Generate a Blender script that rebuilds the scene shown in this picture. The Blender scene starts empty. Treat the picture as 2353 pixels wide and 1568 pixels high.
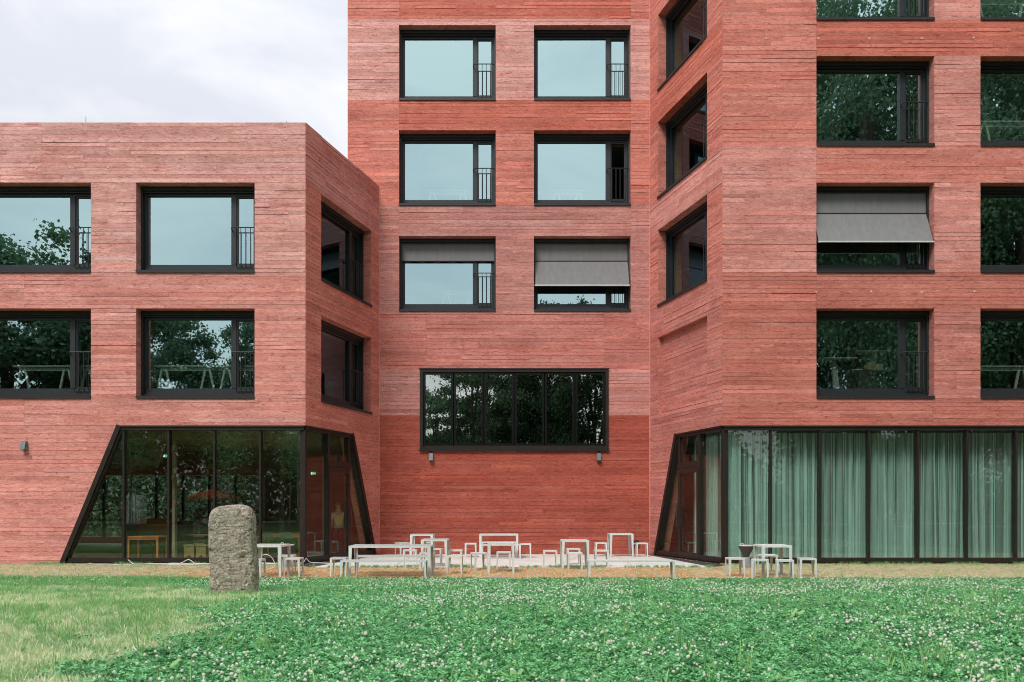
import bpy, math, random
import numpy as np
from mathutils import Matrix, Vector, Euler, noise as mnoise

R = math.radians
rnd = random.Random(7)
nrng = np.random.default_rng(11)
scn = bpy.context.scene
COL = scn.collection

# ------------------------------------------------------------------ camera, sky, sun, exposure
CAM_H = 1.65
cam = bpy.data.cameras.new('camera')
cam.sensor_width = 36.0
cam.lens = 28.53
cam.shift_y = 379.0 / 2353.0
cam.clip_end = 2000
cam.clip_start = 0.05
camo = bpy.data.objects.new('camera', cam)
camo.location = (0, 0, CAM_H)
camo.rotation_euler = (R(90), 0, 0)
COL.objects.link(camo)
scn.camera = camo

SUN_EL, SUN_AZ = 50.0, 205.0          # azimuth clockwise from +Y
world = bpy.data.worlds.new('World')
scn.world = world
world.use_nodes = True
wn, wl = world.node_tree.nodes, world.node_tree.links
wn.clear()
out = wn.new('ShaderNodeOutputWorld')
bg = wn.new('ShaderNodeBackground')
bg.inputs['Strength'].default_value = 0.1
sky = wn.new('ShaderNodeTexSky')
sky.sky_type = 'NISHITA'
sky.sun_disc = False
sky.sun_elevation = R(SUN_EL)
sky.sun_rotation = R(SUN_AZ)
tc = wn.new('ShaderNodeTexCoord')
mp = wn.new('ShaderNodeMapping')
mp.inputs['Scale'].default_value = (1.0, 1.0, 2.6)
nz = wn.new('ShaderNodeTexNoise')
nz.inputs['Scale'].default_value = 3.0
nz.inputs['Detail'].default_value = 7
nz.inputs['Roughness'].default_value = 0.55
nz.inputs['Distortion'].default_value = 0.4
cr = wn.new('ShaderNodeValToRGB')
cr.color_ramp.elements[0].position = 0.36
cr.color_ramp.elements[0].color = (5.15, 5.28, 5.70, 1)
cr.color_ramp.elements[1].position = 0.60
cr.color_ramp.elements[1].color = (6.65, 6.65, 6.75, 1)
mixs = wn.new('ShaderNodeMix')
mixs.data_type = 'RGBA'
mixs.inputs[0].default_value = 0.90
wl.new(tc.outputs['Generated'], mp.inputs['Vector'])
wl.new(mp.outputs['Vector'], nz.inputs['Vector'])
wl.new(nz.outputs['Fac'], cr.inputs['Fac'])
wl.new(sky.outputs['Color'], mixs.inputs[6])
wl.new(cr.outputs['Color'], mixs.inputs[7])
# overcast sky: luminance rises evenly from the horizon to the zenith, (1 + 2 sin e) / 3
sx = wn.new('ShaderNodeSeparateXYZ')
wl.new(tc.outputs['Generated'], sx.inputs[0])
cl = wn.new('ShaderNodeMath')
cl.operation = 'MAXIMUM'
wl.new(sx.outputs['Z'], cl.inputs[0])
cl.inputs[1].default_value = 0.0
gr_ = wn.new('ShaderNodeMath')
gr_.operation = 'MULTIPLY_ADD'
wl.new(cl.outputs[0], gr_.inputs[0])
gr_.inputs[1].default_value = 0.62
gr_.inputs[2].default_value = 0.69
vm = wn.new('ShaderNodeVectorMath')
vm.operation = 'SCALE'
wl.new(mixs.outputs[2], vm.inputs[0])
wl.new(gr_.outputs[0], vm.inputs['Scale'])
wl.new(vm.outputs[0], bg.inputs['Color'])
wl.new(bg.outputs['Background'], out.inputs['Surface'])

sun = bpy.data.lights.new('sun', 'SUN')
sun.energy = 1.5
sun.angle = R(18)
sun.color = (1.0, 0.96, 0.90)
suno = bpy.data.objects.new('sun', sun)
az, el = R(SUN_AZ), R(SUN_EL)
sdir = Vector((math.sin(az) * math.cos(el), math.cos(az) * math.cos(el), math.sin(el)))
suno.rotation_euler = sdir.to_track_quat('Z', 'Y').to_euler()
suno.location = sdir * 60
COL.objects.link(suno)

scn.view_settings.view_transform = 'Standard'
scn.view_settings.look = 'None'
scn.view_settings.gamma = 1.0
scn.view_settings.exposure = 0.80
scn.view_settings.use_curve_mapping = False
scn.cycles.max_bounces = 10
scn.cycles.transparent_max_bounces = 24
scn.cycles.glossy_bounces = 5
scn.cycles.diffuse_bounces = 4
scn.cycles.caustics_reflective = False
scn.cycles.caustics_refractive = False
scn.cycles.pixel_filter_type = 'BLACKMAN_HARRIS'
scn.cycles.filter_width = 1.0

# ------------------------------------------------------------------ materials
MATS = {}


def new_mat(name):
    m = bpy.data.materials.new(name)
    m.use_nodes = True
    m.node_tree.nodes.clear()
    MATS[name] = m
    return m, m.node_tree.nodes, m.node_tree.links


def N(nodes, t, **kw):
    n = nodes.new(t)
    for k, v in kw.items():
        setattr(n, k, v)
    return n


def mixrgb(nodes, links, a, b, fac, mode='MIX'):
    n = nodes.new('ShaderNodeMix')
    n.data_type = 'RGBA'
    n.blend_type = mode
    for sock, v in ((n.inputs[0], fac), (n.inputs[6], a), (n.inputs[7], b)):
        if hasattr(v, 'is_linked') or isinstance(v, bpy.types.NodeSocket):
            links.new(v, sock)
        elif isinstance(v, (int, float)):
            sock.default_value = v
        else:
            sock.default_value = (*v[:3], 1)
    return n.outputs[2]


def ramp(nodes, links, src, p0, p1, c0=(0, 0, 0), c1=(1, 1, 1)):
    n = nodes.new('ShaderNodeValToRGB')
    n.color_ramp.elements[0].position = p0
    n.color_ramp.elements[1].position = p1
    n.color_ramp.elements[0].color = (*c0, 1)
    n.color_ramp.elements[1].color = (*c1, 1)
    links.new(src, n.inputs['Fac'])
    return n.outputs['Color']


def tex_noise(nodes, links, scale, detail=5, rough=0.55, mapping=None, coord='Object', dist=0.0):
    t = nodes.new('ShaderNodeTexCoord')
    src = t.outputs[coord]
    if mapping:
        mm = nodes.new('ShaderNodeMapping')
        mm.inputs['Scale'].default_value = mapping
        links.new(src, mm.inputs['Vector'])
        src = mm.outputs['Vector']
    n = nodes.new('ShaderNodeTexNoise')
    n.inputs['Scale'].default_value = scale
    n.inputs['Detail'].default_value = detail
    n.inputs['Roughness'].default_value = rough
    n.inputs['Distortion'].default_value = dist
    links.new(src, n.inputs['Vector'])
    return n.outputs['Fac']


def bump(nodes, links, height, strength, distance):
    b = nodes.new('ShaderNodeBump')
    b.inputs['Strength'].default_value = strength
    b.inputs['Distance'].default_value = distance
    links.new(height, b.inputs['Height'])
    return b.outputs['Normal']


def finish(m, nodes, links, shader):
    o = nodes.new('ShaderNodeOutputMaterial')
    links.new(shader, o.inputs['Surface'])
    return m


def principled(nodes, links, color, rough=0.7, metal=0.0, normal=None, spec=None):
    p = nodes.new('ShaderNodeBsdfPrincipled')
    if isinstance(color, bpy.types.NodeSocket):
        links.new(color, p.inputs['Base Color'])
    else:
        p.inputs['Base Color'].default_value = (*color, 1)
    if isinstance(rough, bpy.types.NodeSocket):
        links.new(rough, p.inputs['Roughness'])
    else:
        p.inputs['Roughness'].default_value = rough
    p.inputs['Metallic'].default_value = metal
    if spec is not None:
        p.inputs['Specular IOR Level'].default_value = spec
    if normal is not None:
        links.new(normal, p.inputs['Normal'])
    return p.outputs['BSDF']


def plain(name, color, rough=0.7, metal=0.0, var=0.12, scale=12.0, bstr=0.0, bdist=0.002, mapping=None):
    m, n, l = new_mat(name)
    f = tex_noise(n, l, scale, 5, 0.6, mapping)
    lo = tuple(c * (1 - var) for c in color)
    hi = tuple(min(1, c * (1 + var)) for c in color)
    c = ramp(n, l, f, 0.3, 0.7, lo, hi)
    nm = bump(n, l, f, bstr, bdist) if bstr else None
    return finish(m, n, l, principled(n, l, c, rough, metal, nm))


def concrete_mat():
    m, n, l = new_mat('red_board_marked_concrete')
    a = N(n, 'ShaderNodeAttribute', attribute_name='tint')
    base = a.outputs['Color']
    grain = tex_noise(n, l, 1.0, 8, 0.80, (9.0, 9.0, 40))
    base = mixrgb(n, l, base, ramp(n, l, grain, 0.32, 0.68, (0.78, 0.70, 0.68), (1.20, 1.27, 1.28)), 0.9, 'MULTIPLY')
    # short dark knots and blotches left by the boards
    blot = tex_noise(n, l, 1.0, 8, 0.80, (4.0, 4.0, 14), dist=1.2)
    base = mixrgb(n, l, base, mixrgb(n, l, base, (0.58, 0.43, 0.39), 1.0, 'MULTIPLY'), ramp(n, l, blot, 0.51, 0.64), 'MIX')
    pale = tex_noise(n, l, 1.0, 8, 0.78, (2.8, 2.8, 15), dist=1.0)
    base = mixrgb(n, l, base, mixrgb(n, l, base, (1.28, 1.50, 1.52), 1.0, 'MULTIPLY'), ramp(n, l, pale, 0.52, 0.66), 'MIX')
    # broad uneven bleaching of the pours
    broad = tex_noise(n, l, 1.0, 5, 0.6, (0.5, 0.5, 1.1), dist=0.3)
    base = mixrgb(n, l, base, ramp(n, l, broad, 0.3, 0.7, (0.86, 0.80, 0.79), (1.12, 1.18, 1.18)), 1.0, 'MULTIPLY')
    # run-off streaks down the wall
    streak = tex_noise(n, l, 1.0, 4, 0.6, (9, 9, 0.4))
    base = mixrgb(n, l, base, (0.90, 0.87, 0.86), mixrgb(n, l, (0, 0, 0), (0.7, 0.7, 0.7), ramp(n, l, streak, 0.58, 0.75)), 'MULTIPLY')
    pores = tex_noise(n, l, 42, 2, 0.5, (1, 1, 1.3))
    base = mixrgb(n, l, base, (0.42, 0.34, 0.33), ramp(n, l, pores, 0.68, 0.72), 'MULTIPLY')
    fine = tex_noise(n, l, 120, 3, 0.75)
    base = mixrgb(n, l, base, ramp(n, l, fine, 0.25, 0.75, (0.80, 0.78, 0.78), (1.20, 1.22, 1.22)), 0.8, 'MULTIPLY')
    h = N(n, 'ShaderNodeMath', operation='ADD')
    l.new(grain, h.inputs[0])
    l.new(blot, h.inputs[1])
    nm = bump(n, l, h.outputs[0], 0.7, 0.014)
    return finish(m, n, l, principled(n, l, base, 0.88, 0, nm, 0.2))


def glass_mat(name, refl, fac, tint, edge=0.35):
    m, n, l = new_mat(name)
    g = N(n, 'ShaderNodeBsdfGlossy')
    g.inputs['Roughness'].default_value = 0.0
    g.inputs['Color'].default_value = (*refl, 1)
    # roller-wave: toughened panes are never quite flat
    wv = tex_noise(n, l, 0.55, 2, 0.4)
    l.new(bump(n, l, wv, 0.05, 0.03), g.inputs['Normal'])
    t = N(n, 'ShaderNodeBsdfTransparent')
    t.inputs['Color'].default_value = (*tint, 1)
    lw = N(n, 'ShaderNodeLayerWeight')
    lw.inputs['Blend'].default_value = 0.25
    mul = N(n, 'ShaderNodeMath', operation='MULTIPLY_ADD')
    l.new(lw.outputs['Fresnel'], mul.inputs[0])
    mul.inputs[1].default_value = edge
    mul.inputs[2].default_value = fac
    geo = N(n, 'ShaderNodeNewGeometry')
    inv = N(n, 'ShaderNodeMath', operation='SUBTRACT')
    inv.inputs[0].default_value = 1.0
    l.new(geo.outputs['Backfacing'], inv.inputs[1])
    mm = N(n, 'ShaderNodeMath', operation='MULTIPLY')
    l.new(mul.outputs[0], mm.inputs[0])
    l.new(inv.outputs[0], mm.inputs[1])
    t2 = N(n, 'ShaderNodeBsdfTransparent')
    ms = N(n, 'ShaderNodeMixShader')
    l.new(geo.outputs['Backfacing'], ms.inputs[0])
    l.new(t.outputs[0], ms.inputs[1])
    l.new(t2.outputs[0], ms.inputs[2])
    ms2 = N(n, 'ShaderNodeMixShader')
    l.new(mm.outputs[0], ms2.inputs[0])
    l.new(ms.outputs[0], ms2.inputs[1])
    l.new(g.outputs[0], ms2.inputs[2])
    return finish(m, n, l, ms2.outputs[0])


def leaf_mat(name, dark, light, transl=0.35, rough=0.55, attr=None):
    m, n, l = new_mat(name)
    oi = N(n, 'ShaderNodeObjectInfo')
    gi = N(n, 'ShaderNodeNewGeometry')
    ad = N(n, 'ShaderNodeMath', operation='ADD')
    l.new(oi.outputs['Random'], ad.inputs[0])
    l.new(gi.outputs['Random Per Island'], ad.inputs[1])
    hf = N(n, 'ShaderNodeMath', operation='MULTIPLY')
    l.new(ad.outputs[0], hf.inputs[0])
    hf.inputs[1].default_value = 0.5
    c = ramp(n, l, hf.outputs[0], 0.1, 0.9, dark, light)
    p = principled(n, l, c, rough, 0, None, 0.35)
    tr = N(n, 'ShaderNodeBsdfTranslucent')
    l.new(c, tr.inputs['Color'])
    ms = N(n, 'ShaderNodeMixShader')
    ms.inputs[0].default_value = transl
    l.new(p, ms.inputs[1])
    l.new(tr.outputs[0], ms.inputs[2])
    return finish(m, n, l, ms.outputs[0])


def stone_mat():
    m, n, l = new_mat('rough_granite')
    f1 = tex_noise(n, l, 9, 8, 0.75)
    c = ramp(n, l, f1, 0.32, 0.68, (0.20, 0.178, 0.15), (0.64, 0.585, 0.51))
    f2 = tex_noise(n, l, 27, 7, 0.88)
    c = mixrgb(n, l, c, ramp(n, l, f2, 0.36, 0.64, (0.30, 0.29, 0.28), (1.85, 1.8, 1.7)), 1.0, 'MULTIPLY')
    f3 = tex_noise(n, l, 2.2, 4, 0.6)
    c = mixrgb(n, l, c, (0.20, 0.19, 0.145), mixrgb(n, l, (0, 0, 0), (0.5, 0.5, 0.5), ramp(n, l, f3, 0.5, 0.7)))
    h = N(n, 'ShaderNodeMath', operation='ADD')
    l.new(f1, h.inputs[0])
    l.new(f2, h.inputs[1])
    return finish(m, n, l, principled(n, l, c, 0.95, 0, bump(n, l, h.outputs[0], 1.0, 0.03), 0.15))


def galv_mat():
    m, n, l = new_mat('galvanised_steel')
    v = N(n, 'ShaderNodeTexVoronoi')
    v.inputs['Scale'].default_value = 60
    t = N(n, 'ShaderNodeTexCoord')
    l.new(t.outputs['Object'], v.inputs['Vector'])
    f = tex_noise(n, l, 14, 5, 0.65)
    c = ramp(n, l, f, 0.3, 0.7, (0.60, 0.65, 0.63), (0.80, 0.83, 0.81))
    c = mixrgb(n, l, c, v.outputs['Color'], 0.07)
    oi = N(n, 'ShaderNodeObjectInfo')
    c = mixrgb(n, l, c, ramp(n, l, oi.outputs['Random'], 0, 1, (0.88, 0.90, 0.92), (1.06, 1.05, 1.02)), 1.0, 'MULTIPLY')
    return finish(m, n, l, principled(n, l, c, 0.5, 0.1, bump(n, l, f, 0.15, 0.002)))


def soil_mat(name, a, b, c3, scale=3.0):
    m, n, l = new_mat(name)
    f = tex_noise(n, l, scale, 8, 0.7)
    c = ramp(n, l, f, 0.32, 0.66, a, b)
    f2 = tex_noise(n, l, scale * 14, 6, 0.75)
    c = mixrgb(n, l, c, c3, ramp(n, l, f2, 0.48, 0.66))
    return finish(m, n, l, principled(n, l, c, 0.95, 0, bump(n, l, f2, 0.8, 0.03), 0.15))


def fabric_mat(name, color, transl, openness, fold=0.0):
    m, n, l = new_mat(name)
    f = tex_noise(n, l, 3.0, 4, 0.6, (2.5, 2.5, 0.5))
    c = ramp(n, l, f, 0.3, 0.7, tuple(x * 0.9 for x in color), tuple(min(1, x * 1.06) for x in color))
    d = N(n, 'ShaderNodeBsdfDiffuse')
    l.new(c, d.inputs['Color'])
    tr = N(n, 'ShaderNodeBsdfTranslucent')
    l.new(c, tr.inputs['Color'])
    ms = N(n, 'ShaderNodeMixShader')
    ms.inputs[0].default_value = transl
    l.new(d.outputs[0], ms.inputs[1])
    l.new(tr.outputs[0], ms.inputs[2])
    tp = N(n, 'ShaderNodeBsdfTransparent')
    ms2 = N(n, 'ShaderNodeMixShader')
    if fold:
        lw = N(n, 'ShaderNodeLayerWeight')
        lw.inputs['Blend'].default_value = 0.5
        mu = N(n, 'ShaderNodeMath', operation='MULTIPLY_ADD')
        l.new(lw.outputs['Facing'], mu.inputs[0])
        mu.inputs[1].default_value = -fold
        mu.inputs[2].default_value = openness
        mu.use_clamp = True
        l.new(mu.outputs[0], ms2.inputs[0])
    else:
        ms2.inputs[0].default_value = openness
    l.new(ms.outputs[0], ms2.inputs[1])
    l.new(tp.outputs[0], ms2.inputs[2])
    return finish(m, n, l, ms2.outputs[0])


def emit_mat(name, color, strength):
    m, n, l = new_mat(name)
    e = N(n, 'ShaderNodeEmission')
    e.inputs['Color'].default_value = (*color, 1)
    e.inputs['Strength'].default_value = strength
    return finish(m, n, l, e.outputs[0])


M_CONC = concrete_mat()
M_FRAME = plain('anthracite_metal', (0.030, 0.034, 0.037), 0.45, 0.3, 0.15, 6)
M_BRONZE = plain('dark_bronze_metal', (0.032, 0.024, 0.020), 0.42, 0.35, 0.2, 5)
M_FRIT = plain('black_glass_edge', (0.006, 0.006, 0.006), 0.25, 0, 0.1)
M_WOOD = plain('warm_oak', (0.30, 0.15, 0.065), 0.55, 0, 0.3, 5, mapping=(1, 1, 8))
M_ORANGEWOOD = plain('orange_varnished_wood', (0.66, 0.175, 0.035), 0.5, 0, 0.25, 5, mapping=(8, 1, 1))
M_PLASTER = plain('grey_plaster', (0.20, 0.195, 0.185), 0.9, 0, 0.08, 2)
M_INWOOD = plain('brown_wall_boards', (0.34, 0.21, 0.14), 0.7, 0, 0.2, 3)
M_SOFFIT = plain('brown_soffit_board', (0.34, 0.22, 0.15), 0.8, 0, 0.12, 3)
M_FLOOR = plain('sanded_screed', (0.52, 0.44, 0.33), 0.6, 0, 0.12, 1.5)
M_CEIL = plain('dark_ceiling_slats', (0.30, 0.20, 0.13), 0.7, 0, 0.2, 4)
M_GLASS = glass_mat('coated_window_glass', (0.72, 1.0, 1.0), 0.60, (0.84, 0.97, 0.90), 0.25)
M_GLASS_S = glass_mat('dimmed_court_side_glass', (0.50, 0.76, 0.92), 0.17, (0.60, 0.72, 0.72), 0.1)  # same window glass with the court's shade put in: weaker reflection, darker tint
M_GLASS_G = glass_mat('ground_floor_glass', (0.84, 0.96, 0.92), 0.13, (0.78, 0.98, 0.90), 0.16)
M_GLASS_D = glass_mat('dark_picture_glass', (0.90, 0.97, 0.88), 0.62, (0.20, 0.20, 0.17), 0.3)
M_CURT = fabric_mat('white_sheer_curtain', (0.88, 0.95, 0.93), 0.40, 0.80, 1.5)
M_BLIND = fabric_mat('grey_screen_fabric', (0.225, 0.225, 0.23), 0.01, 0.01)
M_STONE = stone_mat()
M_GALV = galv_mat()
M_LAMP = plain('grey_blue_lamp_housing', (0.10, 0.15, 0.165), 0.45, 0.3, 0.1)
M_DARK = plain('dark_plastic', (0.025, 0.025, 0.027), 0.5)
M_SOIL = soil_mat('lawn_soil', (0.030, 0.060, 0.022), (0.050, 0.105, 0.036), (0.075, 0.075, 0.035), 2.2)
M_DRYSOIL = soil_mat('worn_turf_soil', (0.42, 0.35, 0.23), (0.55, 0.47, 0.33), (0.62, 0.54, 0.40), 1.6)
M_SLAB = plain('pale_concrete_slab', (0.66, 0.635, 0.60), 0.85, 0, 0.13, 1.1, 0.3, 0.003)
M_GRAVEL = soil_mat('dark_gravel', (0.035, 0.034, 0.033), (0.09, 0.088, 0.085), (0.14, 0.13, 0.12), 9)
M_CLAY = plain('orange_clay', (0.68, 0.255, 0.085), 0.9, 0, 0.35, 9, 0.5, 0.004)
M_CLOVER = leaf_mat('clover_leaf', (0.010, 0.125, 0.030), (0.31, 0.76, 0.33), 0.26, 0.42)
M_FLOWER = leaf_mat('clover_blossom', (0.93, 0.87, 0.80), (0.97, 0.96, 0.93), 0.45, 0.8)
M_GRASS = leaf_mat('green_grass', (0.07, 0.29, 0.08), (0.42, 0.70, 0.28), 0.38, 0.5)
M_STRAW = leaf_mat('dry_grass', (0.36, 0.56, 0.21), (0.95, 0.90, 0.68), 0.35, 0.7)
M_WORN = leaf_mat('worn_turf_blade', (0.54, 0.47, 0.29), (0.90, 0.80, 0.60), 0.35, 0.8)
M_TREE = leaf_mat('broad_leaf', (0.022, 0.058, 0.034), (0.125, 0.225, 0.125), 0.35, 0.5)
M_BARK = plain('grey_bark', (0.085, 0.07, 0.055), 0.9, 0, 0.3, 4, 0.8, 0.03, (3, 3, 0.6))
M_STAKE = plain('pale_stake_wood', (0.42, 0.36, 0.28), 0.8, 0, 0.2, 6)
M_WHITEBARK = plain('white_washed_bark', (0.66, 0.66, 0.62), 0.9, 0, 0.15, 6)
M_WHITE = plain('white_lacquer', (0.72, 0.76, 0.72), 0.4, 0, 0.05)
M_DESK = plain('pale_green_desk', (0.84, 0.92, 0.84), 0.45, 0, 0.06)
M_BASKET = plain('straw_basket', (0.46, 0.37, 0.25), 0.8, 0, 0.2, 25)
M_BIN = plain('grey_brown_bin', (0.055, 0.046, 0.042), 0.75, 0, 0.2, 6)
M_BINFOOT = plain('grey_concrete_foot', (0.22, 0.23, 0.235), 0.85, 0, 0.12, 8)
M_BEIGE = plain('beige_lid', (0.62, 0.54, 0.46), 0.6)
M_CABLE = plain('white_cable', (0.68, 0.70, 0.70), 0.5)
M_GREEN = emit_mat('exit_sign_green', (0.0, 0.38, 0.14), 0.35)
M_SIGNW = emit_mat('exit_sign_white', (0.9, 1.0, 0.95), 0.5)
M_PARASOL = plain('orange_canvas', (0.62, 0.10, 0.02), 0.85, 0, 0.12, 3)
M_SKIN = plain('skin', (0.48, 0.29, 0.21), 0.6)
M_SHIRT = plain('pale_yellow_shirt', (0.60, 0.46, 0.22), 0.85)
M_TROUSER = plain('dark_red_trousers', (0.12, 0.035, 0.03), 0.85)
M_HAIR = plain('fair_hair', (0.36, 0.23, 0.10), 0.7)
M_CAR = plain('black_car_paint', (0.012, 0.013, 0.016), 0.18, 0.3)
M_TYRE = plain('tyre_rubber', (0.015, 0.015, 0.015), 0.85)
M_PATH = soil_mat('sandy_path', (0.40, 0.34, 0.26), (0.52, 0.45, 0.35), (0.6, 0.53, 0.43), 2.0)
M_PAPER = plain('white_paper', (0.75, 0.78, 0.76), 0.8)
M_GREYFLAG = plain('grey_flagstone', (0.24, 0.25, 0.27), 0.9, 0, 0.12, 6)
M_PALEFLAG = plain('pale_flagstone', (0.58, 0.53, 0.45), 0.9, 0, 0.15, 6)


# ------------------------------------------------------------------ helpers
def tag(o, label=None, cat=None, group=None, kind=None):
    if label:
        o['label'] = label
    if cat:
        o['category'] = cat
    if group:
        o['group'] = group
    if kind:
        o['kind'] = kind
    return o


def empty(name, loc=(0, 0, 0), rz=0.0, parent=None):
    o = bpy.data.objects.new(name, None)
    o.empty_display_size = 0.2
    o.location = loc
    o.rotation_euler = (0, 0, rz)
    COL.objects.link(o)
    if parent:
        o.parent = parent
    return o


def link(name, mesh, parent=None, loc=None, rot=None, scale=None):
    o = bpy.data.objects.new(name, mesh)
    COL.objects.link(o)
    if parent:
        o.parent = parent
    if loc is not None:
        o.location = loc
    if rot is not None:
        o.rotation_euler = rot
    if scale is not None:
        o.scale = scale
    return o


def children(o):
    return [c for c in bpy.data.objects if c.parent is o]


def copy_tree(o, parent=None):
    c = o.copy()
    COL.objects.link(c)
    c.parent = parent
    for ch in children(o):
        copy_tree(ch, c)
    return c


class MB:
    def __init__(self):
        self.v, self.f, self.m, self.c = [], [], [], []

    def add(self, verts, faces, mat=0, col=None):
        b = len(self.v)
        self.v.extend(verts)
        for f in faces:
            self.f.append(tuple(b + i for i in f))
            self.m.append(mat)
            self.c.append(col)

    def hexa(self, p, mat=0, col=None, skip=()):
        """p: 8 points, bottom loop 0-3 (counter-clockwise from above), top loop 4-7"""
        fs = [(3, 2, 1, 0), (4, 5, 6, 7), (0, 1, 5, 4), (1, 2, 6, 5), (2, 3, 7, 6), (3, 0, 4, 7)]
        self.add(p, [f for i, f in enumerate(fs) if i not in skip], mat, col)

    def box(self, x0, x1, y0, y1, z0, z1, mat=0, col=None):
        self.hexa([(x0, y0, z0), (x1, y0, z0), (x1, y1, z0), (x0, y1, z0),
                   (x0, y0, z1), (x1, y0, z1), (x1, y1, z1), (x0, y1, z1)], mat, col)

    def taper(self, c0, s0, c1, s1, mat=0):
        """box from a rectangle at c0 (sizes s0) up to a rectangle at c1 (sizes s1)"""
        p = []
        for c, s in ((c0, s0), (c1, s1)):
            for sx, sy in ((-1, -1), (1, -1), (1, 1), (-1, 1)):
                p.append((c[0] + sx * s[0] / 2, c[1] + sy * s[1] / 2, c[2]))
        self.hexa(p, mat)

    def tube(self, pts, r, n=6, mat=0, cap=True):
        pts = [Vector(p) for p in pts]
        rr = r if isinstance(r, (list, tuple)) else [r] * len(pts)
        base = len(self.v)
        prev = None
        for i, p in enumerate(pts):
            if i == 0:
                d = pts[1] - pts[0]
            elif i == len(pts) - 1:
                d = pts[-1] - pts[-2]
            else:
                d = pts[i + 1] - pts[i - 1]
            d.normalize()
            if prev is None:
                a = d.orthogonal().normalized()
            else:
                a = (prev - d * prev.dot(d))
                a = a.normalized() if a.length > 1e-6 else d.orthogonal().normalized()
            prev = a
            b = d.cross(a)
            for k in range(n):
                t = 2 * math.pi * k / n
                self.v.append(tuple(p + (a * math.cos(t) + b * math.sin(t)) * rr[i]))
        for i in range(len(pts) - 1):
            for k in range(n):
                k2 = (k + 1) % n
                self.f.append((base + i * n + k, base + i * n + k2, base + (i + 1) * n + k2, base + (i + 1) * n + k))
                self.m.append(mat)
                self.c.append(None)
        if cap:
            self.f.append(tuple(base + k for k in reversed(range(n))))
            self.f.append(tuple(base + (len(pts) - 1) * n + k for k in range(n)))
            self.m += [mat, mat]
            self.c += [None, None]

    def lathe(self, prof, n=24, mat=0, cx=0, cy=0):
        base = len(self.v)
        for r, z in prof:
            for k in range(n):
                t = 2 * math.pi * k / n
                self.v.append((cx + r * math.cos(t), cy + r * math.sin(t), z))
        for i in range(len(prof) - 1):
            for k in range(n):
                k2 = (k + 1) % n
                self.f.append((base + i * n + k, base + i * n + k2, base + (i + 1) * n + k2, base + (i + 1) * n + k))
                self.m.append(mat)
                self.c.append(None)
        self.f.append(tuple(base + k for k in reversed(range(n))))
        self.f.append(tuple(base + (len(prof) - 1) * n + k for k in range(n)))
        self.m += [mat, mat]
        self.c += [None, None]

    def mesh(self, name, mats, smooth=False):
        me = bpy.data.meshes.new(name)
        me.from_pydata(self.v, [], self.f)
        for m in (mats if isinstance(mats, (list, tuple)) else [mats]):
            me.materials.append(m)
        me.polygons.foreach_set('material_index', self.m)
        if any(c is not None for c in self.c):
            at = me.attributes.new('tint', 'FLOAT_COLOR', 'CORNER')
            arr = np.ones((len(me.loops), 4), dtype=np.float32)
            k = 0
            for f, c in zip(self.f, self.c):
                if c is not None:
                    arr[k:k + len(f), :3] = c
                k += len(f)
            at.data.foreach_set('color', arr.ravel())
        if smooth:
            me.polygons.foreach_set('use_smooth', [True] * len(me.polygons))
        me.update()
        return me

    def build(self, name, mats, parent=None, loc=None, rot=None, smooth=False):
        return link(name, self.mesh(name, mats, smooth), parent, loc, rot)


def mesh_np(name, verts, faces_flat, loop_len, mat, smooth=False):
    me = bpy.data.meshes.new(name)
    nf = len(faces_flat) // loop_len
    me.vertices.add(len(verts))
    me.vertices.foreach_set('co', np.asarray(verts, dtype=np.float32).ravel())
    me.loops.add(len(faces_flat))
    me.loops.foreach_set('vertex_index', np.asarray(faces_flat, dtype=np.int32))
    me.polygons.add(nf)
    me.polygons.foreach_set('loop_start', np.arange(nf, dtype=np.int32) * loop_len)
    me.polygons.foreach_set('loop_total', np.full(nf, loop_len, dtype=np.int32))
    me.materials.append(mat)
    me.update(calc_edges=True)
    if smooth:
        me.polygons.foreach_set('use_smooth', [True] * nf)
    return me


# ------------------------------------------------------------------ ground, lawn, paving
def lawn_z(Y):
    t = np.clip((18.0 - np.asarray(Y, dtype=float)) / 9.0, 0, 1)
    return 0.28 * t * t * (3 - 2 * t)


def sheet(name, x0, x1, y0, y1, z, mat, nx=1, ny=1, zf=None, kind='structure', thick=None):
    xs, ys = np.linspace(x0, x1, nx + 1), np.linspace(y0, y1, ny + 1)
    X, Y = np.meshgrid(xs, ys)
    Z = zf(X, Y) if zf else np.full_like(X, z)
    v = np.stack([X, Y, Z], -1).reshape(-1, 3)
    f = []
    for j in range(ny):
        for i in range(nx):
            a = j * (nx + 1) + i
            f += [a, a + 1, a + nx + 2, a + nx + 1]
    o = link(name, mesh_np(name, v, f, 4, mat))
    tag(o, kind=kind)
    return o


# far ground reaching the horizon: a ring round the built-up part plus the worn strip by the wall
sheet('ground', -700, 700, -700, 900, -0.30, M_DRYSOIL, 4, 4)


def lawn_h(X, Y):
    return lawn_z(Y) - 0.012 + 0.012 * np.sin(X * 1.7 + Y * 0.6) * np.clip((18 - Y) / 3, 0, 1)


tag(sheet('lawn', -70, 70, -13.0, 18.2, 0, M_SOIL, 140, 62, lawn_h), kind='structure')
sheet('turf_strip', -70, 70, 18.2, 40, -0.012, M_DRYSOIL, 20, 6)
sheet('path', -70, 70, -16.5, -13.0, 0.27, M_PATH, 10, 2)
sheet('lawn', -70, 70, -60, -16.5, 0.26, M_SOIL, 10, 6)

# pale terrace slab in the court, cast in fields with open joints
terr = empty('terrace', (0, 0, 0))
tag(terr, kind='structure')
jf = [-5.42, -3.22, -1.00, 1.07, 3.31, 5.42]
jb = [-4.36, -3.27, -2.05, 2.45, 3.47, 4.52]
YF, YB = 21.8, 27.70


def lerp(a, b, t):
    return a + (b - a) * t


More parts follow.
